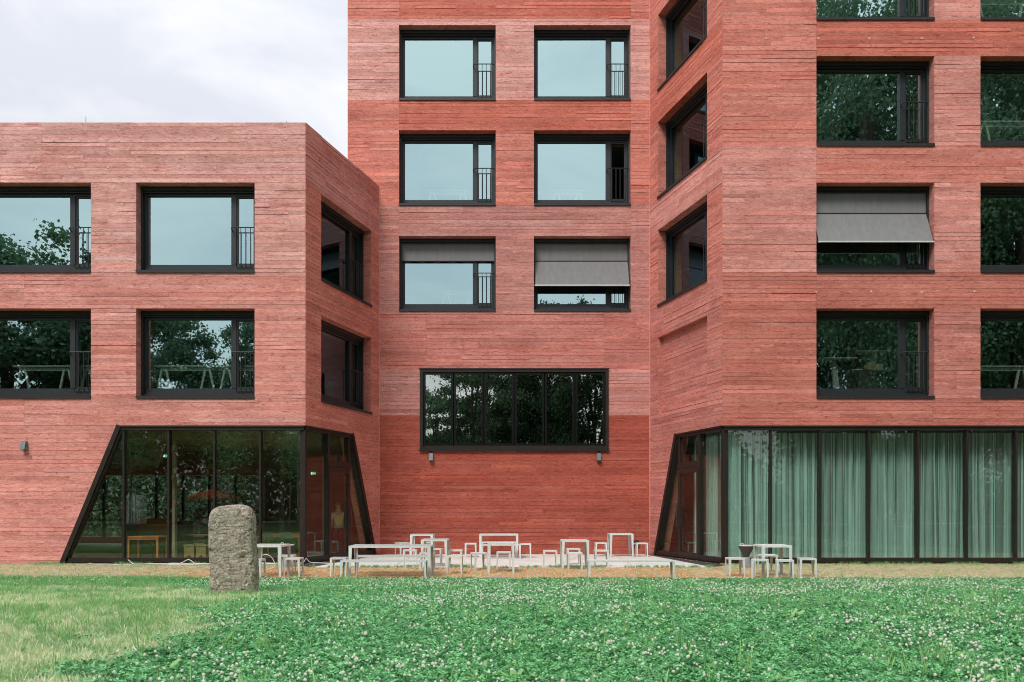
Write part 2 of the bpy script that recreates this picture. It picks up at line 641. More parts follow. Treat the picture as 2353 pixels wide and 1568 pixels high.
for i in range(5):
    for (t0, t1) in ((0.0, 0.42), (0.42, 1.0)):
        mb = MB()
        g = 0.012
        y0, y1 = lerp(YF, YB, t0) + g / 2, lerp(YF, YB, t1) - g / 2
        pts = []
        for t, y in ((t0, y0), (t1, y1)):
            a, b = lerp(jf[i], jb[i], t) + g, lerp(jf[i + 1], jb[i + 1], t) - g
            pts.append((a, b, y))
        (a0, b0, ya), (a1, b1, yb) = pts
        mb.hexa([(a0, ya, -0.10), (b0, ya, -0.10), (b1, yb, -0.10), (a1, yb, -0.10),
                 (a0, ya, 0.0), (b0, ya, 0.0), (b1, yb, 0.0), (a1, yb, 0.0)])
        mb.build('slab', M_SLAB, terr)
for s in (-1, 1):
    mb = MB()
    pts = [(s * 5.46, 21.85), (s * 6.05, 22.9), (s * 4.74, 27.66), (s * 4.54, 27.66)]
    mb.add([(x, y, -0.006) for x, y in pts], [(0, 1, 2, 3) if s > 0 else (3, 2, 1, 0)])
    tag(mb.build('gravel_strip', M_GRAVEL), kind='structure')

# ribbed clay paving: rows of narrow orange clay strips with turf growing between
pav = empty('clay_paving', (0, 0, 0))
tag(pav, kind='structure')
mbs = []
for k in range(6):
    mb = MB()
    w = rnd.uniform(0.045, 0.060)
    L = 1.9
    n = 8
    for j in range(n):
        a, b = -L / 2 + L * j / n, -L / 2 + L * (j + 1) / n
        w0, w1 = w * rnd.uniform(0.72, 1.1), w * rnd.uniform(0.72, 1.1)
        mb.hexa([(-w0 / 2, a, -0.04), (w0 / 2, a, -0.04), (w1 / 2, b, -0.04), (-w1 / 2, b, -0.04),
                 (-w0 / 2 * 0.9, a, 0.010), (w0 / 2 * 0.9, a, 0.010), (w1 / 2 * 0.9, b, 0.010), (-w1 / 2 * 0.9, b, 0.010)])
    mbs.append(mb.mesh('clay_strip', M_CLAY))
x = -9.2
while x < 7.4:
    edge = max(0.0, abs(x + 0.9) / 8.0 - 0.45)
    if rnd.random() > edge:
        o = link('clay_strip', rnd.choice(mbs), pav, (x, 19.25 + rnd.uniform(-0.1, 0.1), rnd.uniform(-0.008, 0.003)), (0, 0, rnd.uniform(-0.012, 0.012)))
        o2 = link('clay_strip', rnd.choice(mbs), pav, (x + rnd.uniform(-.01, .01), 20.78, rnd.uniform(-0.010, 0.002)), (0, 0, rnd.uniform(-0.012, 0.012)))
        o2.scale.y = 0.98
        o.scale.y = 0.6 if rnd.random() < 0.2 * (1 + edge * 3) else 0.98
    x += 0.112 + rnd.uniform(-0.008, 0.008)

# ------------------------------------------------------------------ red concrete building
F, B = 23.13, 27.70
bld = empty('concrete_building', (0, F, 0))
tag(bld, 'red board-marked concrete building with a tall block, a lower left wing and a recessed court', 'building')

PINK = (0.68, 0.288, 0.250)
PINKL = (0.70, 0.350, 0.315)
CORAL = (0.67, 0.238, 0.188)
SAT = (0.62, 0.190, 0.140)
ROSE = (0.58, 0.218, 0.186)
ROSEG = (0.56, 0.250, 0.222)
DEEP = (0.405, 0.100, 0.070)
DEEPM = (0.56, 0.190, 0.150)

# wall frames: origin and direction of the local x axis (to the right as seen from the lawn)
LO, LI = Vector((-5.885, F)), Vector((-4.547, B))
RI, RO = Vector((4.718, B)), Vector((5.997, F))


def wall_frame(p, d):
    rz = math.atan2(d.y, d.x)
    return (p.x, p.y - F, 0.0), rz


WF = {
    'front': ((0, 0, 0), 0.0),
    'back': ((0, B - F, 0), 0.0),
    'left': wall_frame(LO, LI - LO),
    'right': wall_frame(RI, RO - RI),
}
LLEN, RLEN = (LI - LO).length, (RO - RI).length


def panel(wall, z0, z1, uL, uR, tint, uLt=None, uRt=None, depth=0.44, label=None, pitch=0.118, long=True):
    """one concrete pour: a solid core faced with the print of every shuttering board"""
    uLt = uL if uLt is None else uLt
    uRt = uR if uRt is None else uRt
    mb = MB()
    H = z1 - z0
    nc = max(1, round(H / pitch))
    hs = [pitch * rnd.uniform(0.86, 1.14) for _ in range(nc)]
    s = H / sum(hs)
    hs = [h * s for h in hs]

    def L(z):
        return lerp(uL, uLt, (z - z0) / H)

    def Rr(z):
        return lerp(uR, uRt, (z - z0) / H)
    z = z0
    for h in hs:
        g_ = rnd.choice([0.0006, 0.001, 0.0016, 0.0024, 0.0036])
        za, zb = z + g_, z + h - g_
        u = min(L(za), L(zb))
        ue = max(Rr(za), Rr(zb))
        row = rnd.gauss(0, 0.035)
        first = True
        while u < ue - 1e-6:
            ln = rnd.uniform(1.2, 4.6) if long else rnd.uniform(0.7, 2.4)
            if first:
                ln *= rnd.uniform(0.25, 1.0)
                first = False
            e = u + ln
            if ue - e < 0.35:
                e = ue
            ua, ub = max(u + 0.0015, L(za)), max(u + 0.0015, L(zb))
            ea, eb = min(e - 0.0015, Rr(za)), min(e - 0.0015, Rr(zb))
            if ea - ua > 0.02 or eb - ub > 0.02:
                ea, eb = max(ea, ua + 0.001), max(eb, ub + 0.001)
                off = rnd.choice([0.000, 0.001, 0.002, 0.004, 0.006]) + rnd.uniform(0, 0.0015)
                tilt = rnd.gauss(0, 0.0045)
                ya, yb = -max(0.0, off + tilt), -max(0.0, off - tilt)
                k = 1 + row + rnd.gauss(0, 0.06)
                hue = rnd.gauss(0, 0.045)
                col = (tint[0] * k, tint[1] * k * (1 + hue), tint[2] * k * (1 + hue * 1.3))
                y2 = 0.022
                p = [(ua, ya, za), (ea, ya, za), (ea, y2, za), (ua, y2, za),
                     (ub, yb, zb), (eb, yb, zb), (eb, y2, zb), (ub, y2, zb)]
                mb.hexa(p, 0, col, skip=(4,))
            u = e
        z += h
    dk = tuple(c * 0.92 for c in tint)
    y0 = 0.016
    # core behind the board print; its returns form the window reveals, its own boards run on round the corner
    z = z0
    for h in hs:
        zb = z + h
        k = 1 + rnd.gauss(0, 0.07)
        col = tuple(c * k for c in dk)
        mb.hexa([(L(z), y0, z), (Rr(z), y0, z), (Rr(z), depth, z), (L(z), depth, z),
                 (L(zb), y0, zb), (Rr(zb), y0, zb), (Rr(zb), depth, zb), (L(zb), depth, zb)], 0, col,
                skip=tuple(([0] if z > z0 + 1e-6 else []) + ([1] if zb < z1 - 1e-6 else [])))
        z = zb
    loc, rz = WF[wall]
    o = mb.build('concrete_panel', M_CONC, bld, loc, (0, 0, rz))
    if label:
        o['label'] = label
    return o


GT = 3.944                    # head of the ground floor glazing
ROWS = [4.72, 8.305, 11.91, 15.50]
WH = 2.56
# ---- left wing front
XL = -20.0
LW = [(-15.38, -12.0), (-10.71, -7.336)]
uT, uB = -11.19, -12.82       # slanted jamb of the glazing, top and bottom
panel('front', -0.25, GT, XL, uB - 0.10, PINK, uLt=XL, uRt=uT, label='pink concrete beside the slanted glazing')
panel('front', GT, 4.72, XL, -13.9, PINK)
panel('front', GT, 4.72, -13.9, LO.x, PINK)
for r in (0, 1):
    z = ROWS[r]
    t = PINK if r == 0 else PINKL
    for a, b in ((XL, LW[0][0]), (LW[0][1], LW[1][0]), (LW[1][1], LO.x)):
        panel('front', z, z + WH, a, b, t, long=False)
panel('front', ROWS[0] + WH, ROWS[1], XL, -13.9, PINK)
panel('front', ROWS[0] + WH, ROWS[1], -13.9, LO.x, PINK)
panel('front', ROWS[1] + WH, 12.58, XL, -13.4, PINKL)
panel('front', ROWS[1] + WH, 12.58, -13.4, LO.x, PINKL, label='pale pink parapet band of the low wing')
# ---- left wing court side
SL = (0.875, 4.19)
tT, tB = 0.585 * LLEN, 0.926 * LLEN
panel('left', -0.25, GT, tB + 0.05, LLEN, CORAL, uLt=tT, uRt=LLEN, long=False)
panel('left', GT, 4.72, 0, LLEN, CORAL)
for r in (0, 1):
    z = ROWS[r]
    panel('left', z, z + WH, 0, SL[0], CORAL, long=False)
    panel('left', z, z + WH, SL[1], LLEN, CORAL, long=False)
panel('left', ROWS[0] + WH, ROWS[1], 0, LLEN, CORAL)
panel('left', ROWS[1] + WH, 12.58, 0, LLEN, PINK)
# ---- court back wall and tall block
BX0, BX1 = -5.61, RI.x
BIG = (-3.14, 3.29, 3.55, 6.32)
CW = [(-3.857, -0.557), (0.75, 4.05)]
BT = 22.0
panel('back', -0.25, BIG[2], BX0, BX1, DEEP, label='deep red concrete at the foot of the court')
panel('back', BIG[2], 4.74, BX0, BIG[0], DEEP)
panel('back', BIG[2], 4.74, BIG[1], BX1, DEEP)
panel('back', 4.74, BIG[3], BX0, BIG[0], ROSEG)
panel('back', 4.74, BIG[3], BIG[1], BX1, ROSEG)
for a, b in ((BX0, -2.92), (-2.92, 3.14), (3.14, BX1)):
    panel('back', BIG[3], ROWS[1], a, b, ROSE)
TIN = {1: ROSEG, 2: CORAL, 3: PINKL}
for r in (1, 2, 3):
    z = ROWS[r]
    for a, b in ((BX0, CW[0][0]), (CW[0][1], CW[1][0]), (CW[1][1], BX1)):
        panel('back', z, z + WH, a, b, TIN[r], long=False)
    z1 = ROWS[r + 1] if r < 3 else BT
    tt = {1: ROSEG, 2: SAT, 3: SAT}[r]
    if r == 3:
        panel('back', z + WH, z + WH + 0.22, BX0, BX1, PINKL)
        panel('back', z + WH + 0.22, z1, BX0, CW[0][0], CORAL)
        panel('back', z + WH + 0.22, z1, CW[0][0], CW[1][1], SAT)
        panel('back', z + WH + 0.22, z1, CW[1][1], BX1, CORAL)
    else:
        panel('back', z + WH, z1, BX0, CW[0][0], CORAL if r == 2 else tt)
        panel('back', z + WH, z1, CW[0][0], CW[1][1], tt)
        panel('back', z + WH, z1, CW[1][1], BX1, CORAL if r == 2 else tt)
# ---- right wing court side
SR = (0.60, 3.88)
gT, gB = RLEN * (1 - 0.590), RLEN * (1 - 0.908)
panel('right', -0.25, GT, 0, gB - 0.05, ROSE, uLt=0, uRt=gT, long=False)
panel('right', GT, 4.72, 0, RLEN, ROSE)
panel('right', 4.72, 4.72 + WH, 0, SR[0], ROSE, long=False)
panel('right', 4.72, 4.72 + WH, SR[1], RLEN, ROSE, long=False)
nb = panel('right', 4.78, 4.72 + WH, SR[0], SR[1], ROSE, depth=0.3, label='recessed blind panel in the shape of a window')
lx, rzz = WF['right']
inw = Vector((-math.sin(rzz), math.cos(rzz)))
nb.location = (lx[0] + inw.x * 0.16, lx[1] + inw.y * 0.16, 0)
mb = MB()
mb.hexa([(SR[0], 0.0, 4.66), (SR[1], 0.0, 4.66), (SR[1], 0.3, 4.66), (SR[0], 0.3, 4.66),
         (SR[0], 0.0, 4.724), (SR[1], 0.0, 4.724), (SR[1], 0.3, 4.79), (SR[0], 0.3, 4.79)], 0, PINKL)
mb.build('niche_sill', M_CONC, bld, lx, (0, 0, rzz))
for r in (1, 2, 3):
    z = ROWS[r]
    t = {1: CORAL, 2: CORAL, 3: CORAL}[r]
    panel('right', z, z + WH, 0, SR[0], t, long=False)
    panel('right', z, z + WH, SR[1], RLEN, t, long=False)
for r in (0, 1, 2, 3):
    z1 = ROWS[r + 1] if r < 3 else BT
    panel('right', ROWS[r] + WH, z1, 0, RLEN, [ROSE, PINK, SAT, CORAL][r])
# ---- right wing front
XR = 19.0
RW = [(8.676, 12.036), (13.35, 16.71)]
panel('front', GT, 4.72, RO.x, 11.99, DEEPM)
panel('front', GT, 4.72, 11.99, XR, DEEPM)
panel('front', 4.72, ROWS[1], RO.x, RW[0][0], DEEPM, label='darker rose corner pier above the curtained glazing')
panel('front', ROWS[1], ROWS[2], RO.x, RW[0][0], PINK, label='pale pink corner pier')
panel('front', ROWS[2], ROWS[3], RO.x, RW[0][0], CORAL)
panel('front', ROWS[3], BT, RO.x, RW[0][0], CORAL)
for r in range(4):
    z = ROWS[r]
    t = [ROSE, PINK, PINK, PINK][r]
    panel('front', z, z + WH, RW[0][1], RW[1][0], t, long=False)
    panel('front', z, z + WH, RW[1][1], XR, t, long=False)
    z1 = ROWS[r + 1] if r < 3 else BT
    panel('front', z + WH, z1, RW[0][0], XR, [DEEPM, CORAL, SAT, SAT][r])


# pale grout lines in the corners of the court and plugs in the tie holes
for (x, y) in ((LI.x + 0.012, B - 0.012), (RI.x - 0.012, B - 0.012)):
    m_ = MB()
    m_.tube([(x, y - F, 0.0), (x, y - F, 12.5 if x < 0 else BT)], 0.016, 6)
    m_.c = [PINKL] * len(m_.c)
    m_.build('corner_grout', M_CONC, bld)
tp = MB()
tp.tube([(0, -0.013, 0), (0, 0.0, 0)], 0.030, 10)
tp.c = [(0.74, 0.52, 0.48)] * len(tp.c)
tpm = tp.mesh('tie_plug', M_CONC)
for z in (11.30, 12.12):
    for k in range(9):
        xk = -14.6 + k * 1.02 + rnd.uniform(-.04, .04)
        link('tie_plug', tpm, bld, (xk, 0, z + rnd.uniform(-.02, .02)))
for z in (7.75, 14.98):
    for k in range(6):
        link('tie_plug', tpm, bld, (7.2 + k * 1.5 + rnd.uniform(-.05, .05), 0, z + rnd.uniform(-.02, .02)))


def box_part(name, x0, x1, y0, y1, z0, z1, mat, parent=bld, label=None):
    mb = MB()
    mb.box(x0, x1, y0 - F, y1 - F, z0, z1, 0, CORAL if mat is M_CONC else None)
    o = mb.build(name, mat, parent)
    if label:
        o['label'] = label
    return o


def poly_part(name, pts, z0, z1, mat):
    n = len(pts)
    mb = MB()
    v = [(x, y - F, z0) for x, y in pts] + [(x, y - F, z1) for x, y in pts]
    mb.add(v, [tuple(reversed(range(n))), tuple(range(n, 2 * n))] + [(i, (i + 1) % n, n + (i + 1) % n, n + i) for i in range(n)],
           0, CORAL if mat is M_CONC else None)
    return mb.build(name, mat, bld)


YBK = 36.0
LP = [(-19.6, 23.60), (-6.20, 23.60), (-5.03, 27.85), (-5.03, YBK), (-19.6, YBK)]
TP = [(-5.0, 28.16), (5.02, 28.16), (6.30, 23.60), (18.6, 23.60), (18.6, YBK), (-5.0, YBK)]
for pts, zs in ((LP, [(3.96, 5.02), (7.55, 8.61), (11.15, 12.2)]), (TP, [(3.96, 5.02), (7.55, 8.61), (11.15, 12.21), (14.75, 15.80), (18.35, 19.4)])):
    for a, b in zs:
        poly_part('floor_slab', pts, a, b, M_PLASTER)
poly_part('ground_floor', [(-19.6, 23.4), (-6.0, 23.4), (-5.0, 27.9), (-5.0, YBK), (-19.6, YBK)], -0.2, -0.004, M_FLOOR)
poly_part('ground_floor', [(5.05, 28.1), (6.15, 23.4), (18.6, 23.4), (18.6, YBK), (5.05, YBK)], -0.2, -0.004, M_FLOOR)
poly_part('roof', [(-5.0, 28.2), (5.02, 28.2), (6.30, 23.62), (18.6, 23.62), (18.6, YBK), (-5.0, YBK)], 21.5, 21.8, M_PLASTER)
# outer walls away from the lawn
box_part('side_wall', XL, XL + 0.4, F + 0.45, YBK, -0.25, 12.58, M_CONC)
box_part('side_wall', XR - 0.4, XR, F + 0.45, YBK, -0.25, BT, M_CONC)
box_part('side_wall', BX0, BX0 + 0.4, B + 0.45, YBK, 12.2, BT, M_CONC)
box_part('rear_wall', -19.6, -5.0, YBK, YBK + 0.4, 3.0, 12.58, M_CONC)
box_part('rear_wall', -5.61, XR, YBK + 0.01, YBK + 0.41, -0.25, BT, M_CONC)
box_part('partition', -5.02, -4.80, 28.2, YBK, -0.1, 12.2, M_INWOOD)
box_part('partition', 5.02, 5.24, 28.2, YBK, -0.1, 3.96, M_INWOOD)
for z0, z1 in ((5.02, 7.55), (8.61, 11.15), (12.21, 14.75), (15.80, 18.35)):
    box_part('partition', -4.79, 18.55, 33.0, 33.2, z0 + .001, z1 - .001, M_PLASTER)
    box_part('partition', 12.62, 12.78, 23.75, 32.99, z0 + .001, z1 - .001, M_PLASTER)
    box_part('partition', 0.03, 0.19, 28.3, 32.99, z0 + .001, z1 - .001, M_PLASTER)
for z0, z1 in ((5.02, 7.55), (8.61, 11.15)):
    box_part('partition', -19.5, -5.05, 32.0, 32.2, z0 + .001, z1 - .001, M_PLASTER)
# rear glazing bars of the cafe on the ground floor of the low wing
for k in range(13):
    x = -19.3 + k * 1.17
    box_part('rear_glazing_bar', x - 0.05, x + 0.05, YBK + 0.02, YBK + 0.14, 0, 3.0, M_BRONZE)
box_part('rear_plinth', -19.6, -5.0, YBK, YBK + 0.3, -0.25, 0.28, M_CONC)
for x, y in ((-10.34, 24.75), (-8.2, 29.0)):
    box_part('column', x - 0.09, x + 0.09, y - 0.09, y + 0.09, 0, 3.95, M_INWOOD)
box_part('partition', -9.6, -5.2, 31.5, 31.7, 0, 3.95, M_INWOOD)
# slatted ceiling in the cafe
for k in range(26):
    y = 24.1 + k * 0.45
    box_part('ceiling_slat', -19.4, -6.3 + (y - 24) * 0.26 if y < 28.2 else -5.1, y, y + 0.05, 3.62, 3.955, M_CEIL)


# ------------------------------------------------------------------ windows of the upper floors
REC = 0.40
WCACHE = {}


def window_meshes(W, H, gm):
    if (W, H) in WCACHE:
        return WCACHE[(W, H)]
    d = {}
    fr = MB()
    xm0, xm1 = W - 0.12 - 0.53 - 0.15, W - 0.12 - 0.53
    zb, zt = 0.335, H - 0.235
    # outer frame
    fr.box(0, 0.12, REC, REC + 0.14, 0.09, H)
    fr.box(W - 0.12, W, REC, REC + 0.14, 0.09, H)
    fr.box(0.12, W - 0.12, REC + 0.001, REC + 0.14, zt, H)
    fr.box(0.12, W - 0.12, REC + 0.001, REC + 0.14, 0.22, zb)
    fr.box(xm0, xm1, REC - 0.012, REC + 0.14, zb, zt)
    # stepped cladding under the frame
    fr.box(0.12, W - 0.12, REC - 0.055, REC, 0.16, 0.22)
    fr.box(0.04, W - 0.04, REC - 0.10, REC - 0.003, 0.095, 0.16)
    # sash of the narrow opening light
    for a, b, c, e in ((xm1, xm1 + 0.045, zb, zt), (W - 0.165, W - 0.12, zb, zt)):
        fr.box(a, b, REC + 0.022, REC + 0.10, c, e)
    fr.box(xm1 + 0.045, W - 0.165, REC + 0.022, REC + 0.10, zb, zb + 0.045)
    fr.box(xm1 + 0.045, W - 0.165, REC + 0.022, REC + 0.10, zt - 0.045, zt)
    fr.box(0.12, 0.145, REC + 0.03, REC + 0.10, zb, zt)
    # blind box under the soffit and side rails
    fr.box(0.002, W - 0.002, REC - 0.13, REC - 0.002, H - 0.115, H - 0.002)
    fr.box(0.05, W - 0.05, REC - 0.07, REC - 0.003, H - 0.165, H - 0.117)
    fr.box(0.012, 0.058, REC - 0.115, REC - 0.004, 0.17, H - 0.117)
    fr.box(W - 0.058, W - 0.012, REC - 0.115, REC - 0.004, 0.17, H - 0.117)
    d['frame'] = fr.mesh('window', M_FRAME)
    s = MB()
    s.hexa([(0.0, -0.045, 0.052), (W, -0.045, 0.052), (W, REC, 0.075), (0.0, REC, 0.075),
            (0.0, -0.045, 0.062), (W, -0.045, 0.062), (W, REC, 0.088), (0.0, REC, 0.088)])
    s.box(0.0, W, -0.045, -0.030, -0.012, 0.050)
    s.box(0.004, W - 0.004, -0.029, REC, 0.0, 0.05)
    d['sill'] = s.mesh('sill', M_FRAME)
    li = MB()
    li.box(W - 0.12, W - 0.02, REC + 0.141, REC + 0.42, 0.2, H)
    li.box(0.02, 0.12, REC + 0.141, REC + 0.42, 0.2, H)
    li.box(xm1 - 0.05, xm1 + 0.0, REC + 0.141, REC + 0.21, zb, zt)
    li.box(0.12, W - 0.12, REC + 0.141, REC + 0.42, H - 0.2, H)
    d['lining'] = li.mesh('lining', M_WOOD)
    p = MB()
    p.box(0.145, xm0, REC + 0.06, REC + 0.085, zb, zt)
    d['pane'] = p.mesh('pane', gm)
    p = MB()
    p.box(xm1 + 0.045, W - 0.165, REC + 0.06, REC + 0.085, zb + 0.045, zt - 0.045)
    d['pane2'] = p.mesh('pane', gm)
    rl = MB()
    zr = 1.36
    x0, x1 = xm0 + 0.03, W - 0.05
    yb = REC - 0.17
    rl.tube([(x0, REC - 0.02, zr - 0.05), (x0, REC - 0.07, zr), (x0 + 0.02, yb + 0.03, zr), (x0 + 0.06, yb, zr), (x1 - 0.06, yb, zr),
             (x1 - 0.02, yb + 0.03, zr), (x1, REC - 0.07, zr), (x1, REC - 0.02, zr - 0.05)], 0.016, 6)
    for k in range(4):
        xk = lerp(x0 + 0.16, x1 - 0.14, k / 3)
        rl.tube([(xk, yb, zr), (xk, yb, 0.33), (xk, yb + 0.02, 0.28), (xk, yb + 0.05, 0.255), (xk, REC - 0.05, 0.25)], 0.011, 6)
    rl.tube([(x0 + 0.14, REC - 0.075, 0.25), (x1 - 0.12, REC - 0.075, 0.25)], 0.012, 6)
    d['railing'] = rl.mesh('railing', M_DARK)
    WCACHE[(W, H)] = d
    return d


def window(wall, u, z, W, H=WH, label=None, mode=None):
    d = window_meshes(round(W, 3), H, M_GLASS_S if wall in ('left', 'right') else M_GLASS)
    loc, rz = WF[wall]
    ca, sa = math.cos(rz), math.sin(rz)
    o = link('window', d['frame'], bld, (loc[0] + ca * u, loc[1] + sa * u, z), (0, 0, rz))
    if label:
        o['label'] = label
    link('sill', d['sill'], o)
    link('lining', d['lining'], o)
    j = R(0.12)
    p = link('pane', d['pane'], o, None, (rnd.uniform(-j, j), 0, rnd.uniform(-j, j)))
    if mode == 'open':
        # the narrow light is swung inwards
        me = d['pane2']
        q = link('pane', me, o, (W - 0.14, REC + 0.10, 0), (0, 0, R(-82)))
        q.location = Vector((W - 0.14, REC + 0.10, 0)) - Matrix.Rotation(R(-82), 3, 'Z') @ Vector((W - 0.165, REC + 0.06, 0))
        q['label'] = 'narrow pane swung open into the room'
    else:
        link('pane', d['pane2'], o, None, (rnd.uniform(-j, j), 0, rnd.uniform(-j, j)))
    link('railing', d['railing'], o)
    if mode in ('drop', 'awning'):
        b = MB()
        yb = REC - 0.035
        zm = H - 0.735
        n = 18
        for i in range(n):
            a, c = 0.055 + (W - 0.11) * i / n, 0.055 + (W - 0.11) * (i + 1) / n
            fa = [0.004 * math.sin(i * 2.1 + q) for q in (0, 1)]
            fb = [0.004 * math.sin((i + 1) * 2.1 + q) for q in (0, 1)]
            b.hexa([(a, yb + fa[0], zm), (c, yb + fb[0], zm), (c, yb + fb[0] + .003, zm), (a, yb + fa[0] + .003, zm),
                    (a, yb, H - 0.05), (c, yb, H - 0.05), (c, yb + .003, H - 0.05), (a, yb + .003, H - 0.05)])
        b.build('blind', M_BLIND, o)
        r = MB()
        r.tube([(0.05, yb - 0.01, zm - 0.018), (W - 0.05, yb - 0.01, zm - 0.018)], 0.022, 8)
        r.build('blind_rail', M_DARK, o)
        if mode == 'awning':
            b = MB()
            z0, z1, y0, y1 = zm - 0.96, zm - 0.03, -0.05, yb - 0.015
            for i in range(n):
                a, c = 0.05 + (W - 0.10) * i / n, 0.05 + (W - 0.10) * (i + 1) / n
                wa, wc = 0.006 * math.sin(i * 1.3), 0.006 * math.sin((i + 1) * 1.3)
                ym = (y0 + y1) / 2 + 0.01
                zmid = (z0 + z1) / 2
                b.hexa([(a, y0, z0), (c, y0, z0), (c, y0 + .004, z0), (a, y0 + .004, z0),
                        (a, ym + wa, zmid), (c, ym + wc, zmid), (c, ym + wc + .004, zmid), (a, ym + wa + .004, zmid)])
                b.hexa([(a, ym + wa, zmid), (c, ym + wc, zmid), (c, ym + wc + .004, zmid), (a, ym + wa + .004, zmid),
                        (a, y1, z1), (c, y1, z1), (c, y1 + .004, z1), (a, y1 + .004, z1)])
            bo = b.build('blind', M_BLIND, o)
            bo['label'] = 'lower half of the screen pushed outwards on arms'
            r = MB()
            r.tube([(0.03, y0 - 0.01, z0 - 0.01), (W - 0.03, y0 - 0.01, z0 - 0.01)], 0.024, 8)
            r.build('blind_rail', M_GALV, o)
            r = MB()
            for xx in (0.025, W - 0.025):
                r.tube([(xx, yb, zm - 0.45), (xx, y0 - 0.01, z0 - 0.01)], 0.012, 6)
                r.tube([(xx, yb, zm), (xx, yb, zm - 0.3)], 0.012, 6)
            r.build('blind_arm', M_DARK, o)
    return o


for r in (0, 1):
    for a, b in LW:
        window('front', a, ROWS[r], 3.374)
    window('left', SL[0], ROWS[r], SL[1] - SL[0])
for r in (1, 2, 3):
    window('right', SR[0], ROWS[r], SR[1] - SR[0])
    for i, (a, b) in enumerate(CW):
        mode = {(1, 0): 'drop', (1, 1): 'awning', (2, 1): 'open'}.get((r, i))
        lab = {'drop': 'window with its grey screen half down', 'awning': 'window with its grey screen pushed outwards',
               'open': 'window with its narrow light swung open'}.get(mode)
        window('back', a, ROWS[r], b - a, WH, lab, mode)
for r in range(4):
    for i, (a, b) in enumerate(RW):
        mode = 'awning' if (r, i) == (1, 0) else None
        window('front', a, ROWS[r], b - a, WH, 'window with its grey screen pushed outwards' if mode else None, mode)

# ------------------------------------------------------------------ big dark picture window of the court
bx0, bx1, bz0, bz1 = BIG
bw = MB()
T = 0.10
for (a, b, c, d, y0) in ((bx0, bx1, bz1 - T, bz1, -0.05), (bx0, bx1, bz0, bz0 + T, -0.05)):
    bw.box(a, b, y0, 0.30, c, d)
bw.box(bx0, bx0 + T, -0.049, 0.30, bz0 + T, bz1 - T)
bw.box(bx1 - T, bx1, -0.049, 0.30, bz0 + T, bz1 - T)
bw.box(bx0 + T, bx1 - T, 0.0, 0.06, bz0 + T, bz0 + T + 0.06)
wo = bw.build('picture_window', M_BRONZE, bld, (0, B - F, 0))
wo['label'] = 'wide dark window of six tall panes low on the court wall'
sl = MB()
sl.box(bx0 - 0.03, bx1 + 0.03, -0.09, -0.052, bz0 - 0.03, bz0 + 0.012)
sl.box(bx0 - 0.03, bx1 + 0.03, -0.07, -0.051, bz1 - 0.02, bz1 + 0.025)
sl.build('trim', M_BRONZE, wo)
pw = (bx1 - bx0 - 2 * T) / 6
for i in range(6):
    a = bx0 + T + i * pw
    p = MB()
    e = 0.085
    g = 0.012
    z0, z1 = bz0 + T + 0.06, bz1 - T
    fr = MB()
    fr.box(a + g, a + e, 0.018, 0.12, z0, z1)
    fr.box(a + pw - e, a + pw - g, 0.018, 0.12, z0, z1)
    fr.box(a + e, a + pw - e, 0.018, 0.12, z0, z0 + 0.08)
    fr.box(a + e, a + pw - e, 0.018, 0.12, z1 - 0.08, z1)
    fr.build('pane_frame', M_FRIT, wo)
    cxp, czp = a + pw / 2, (z0 + z1) / 2
    p.box(-pw / 2 + e - .01, pw / 2 - e + .01, -0.008, 0.008, -(z1 - z0) / 2 + .07, (z1 - z0) / 2 - .07)
    po = p.build('pane', M_GLASS_D, wo, (cxp, 0.060, czp), (R(rnd.uniform(-.25, .25)), 0, R([-0.5, 0.3, -0.2, 0.35, -0.25, 0.4][i])))
bk = MB()
bk.box(bx0 + T, bx1 - T, 0.26, 0.29, bz0 + T, bz1 - T)
bk.build('backing', M_FRIT, wo)

# ------------------------------------------------------------------ ground floor glazing
FD = 0.14


def bar(mb, p, q, w, y0, y1):
    """bar in the wall plane from p to q (x, z), width w"""
    p, q = Vector(p), Vector(q)
    d = (q - p).normalized()
    n = Vector((-d.y, d.x)) * (w / 2)
    a, b, c, e = p - n, p + n, q + n, q - n
    # order bottom loop / top loop along y
    mb.hexa([(a.x, y0, a.y), (e.x, y0, e.y), (c.x, y0, c.y), (b.x, y0, b.y),
             (a.x, y1, a.y), (e.x, y1, e.y), (c.x, y1, c.y), (b.x, y1, b.y)])
    # hexa expects an upward second loop; flip is harmless for opaque metal


def pane_poly(name, pts, wall_parent, y=0.075, mat=M_GLASS_G, jit=0.15):
    mb = MB()
    n = len(pts)
    cx = sum(p[0] for p in pts) / n
    cz = sum(p[1] for p in pts) / n
    v = [(p[0] - cx, -0.008, p[1] - cz) for p in pts] + [(p[0] - cx, 0.008, p[1] - cz) for p in pts]
    # pts counter-clockwise seen from the lawn (x right, z up)
    mb.add(v, [tuple(range(n)), tuple(reversed(range(n, 2 * n)))] + [((i + 1) % n, i, n + i, n + (i + 1) % n) for i in range(n)])
    return mb.build(name, mat, wall_parent, (cx, y, cz), (R(rnd.uniform(-jit, jit)), 0, R(rnd.uniform(-jit, jit))))


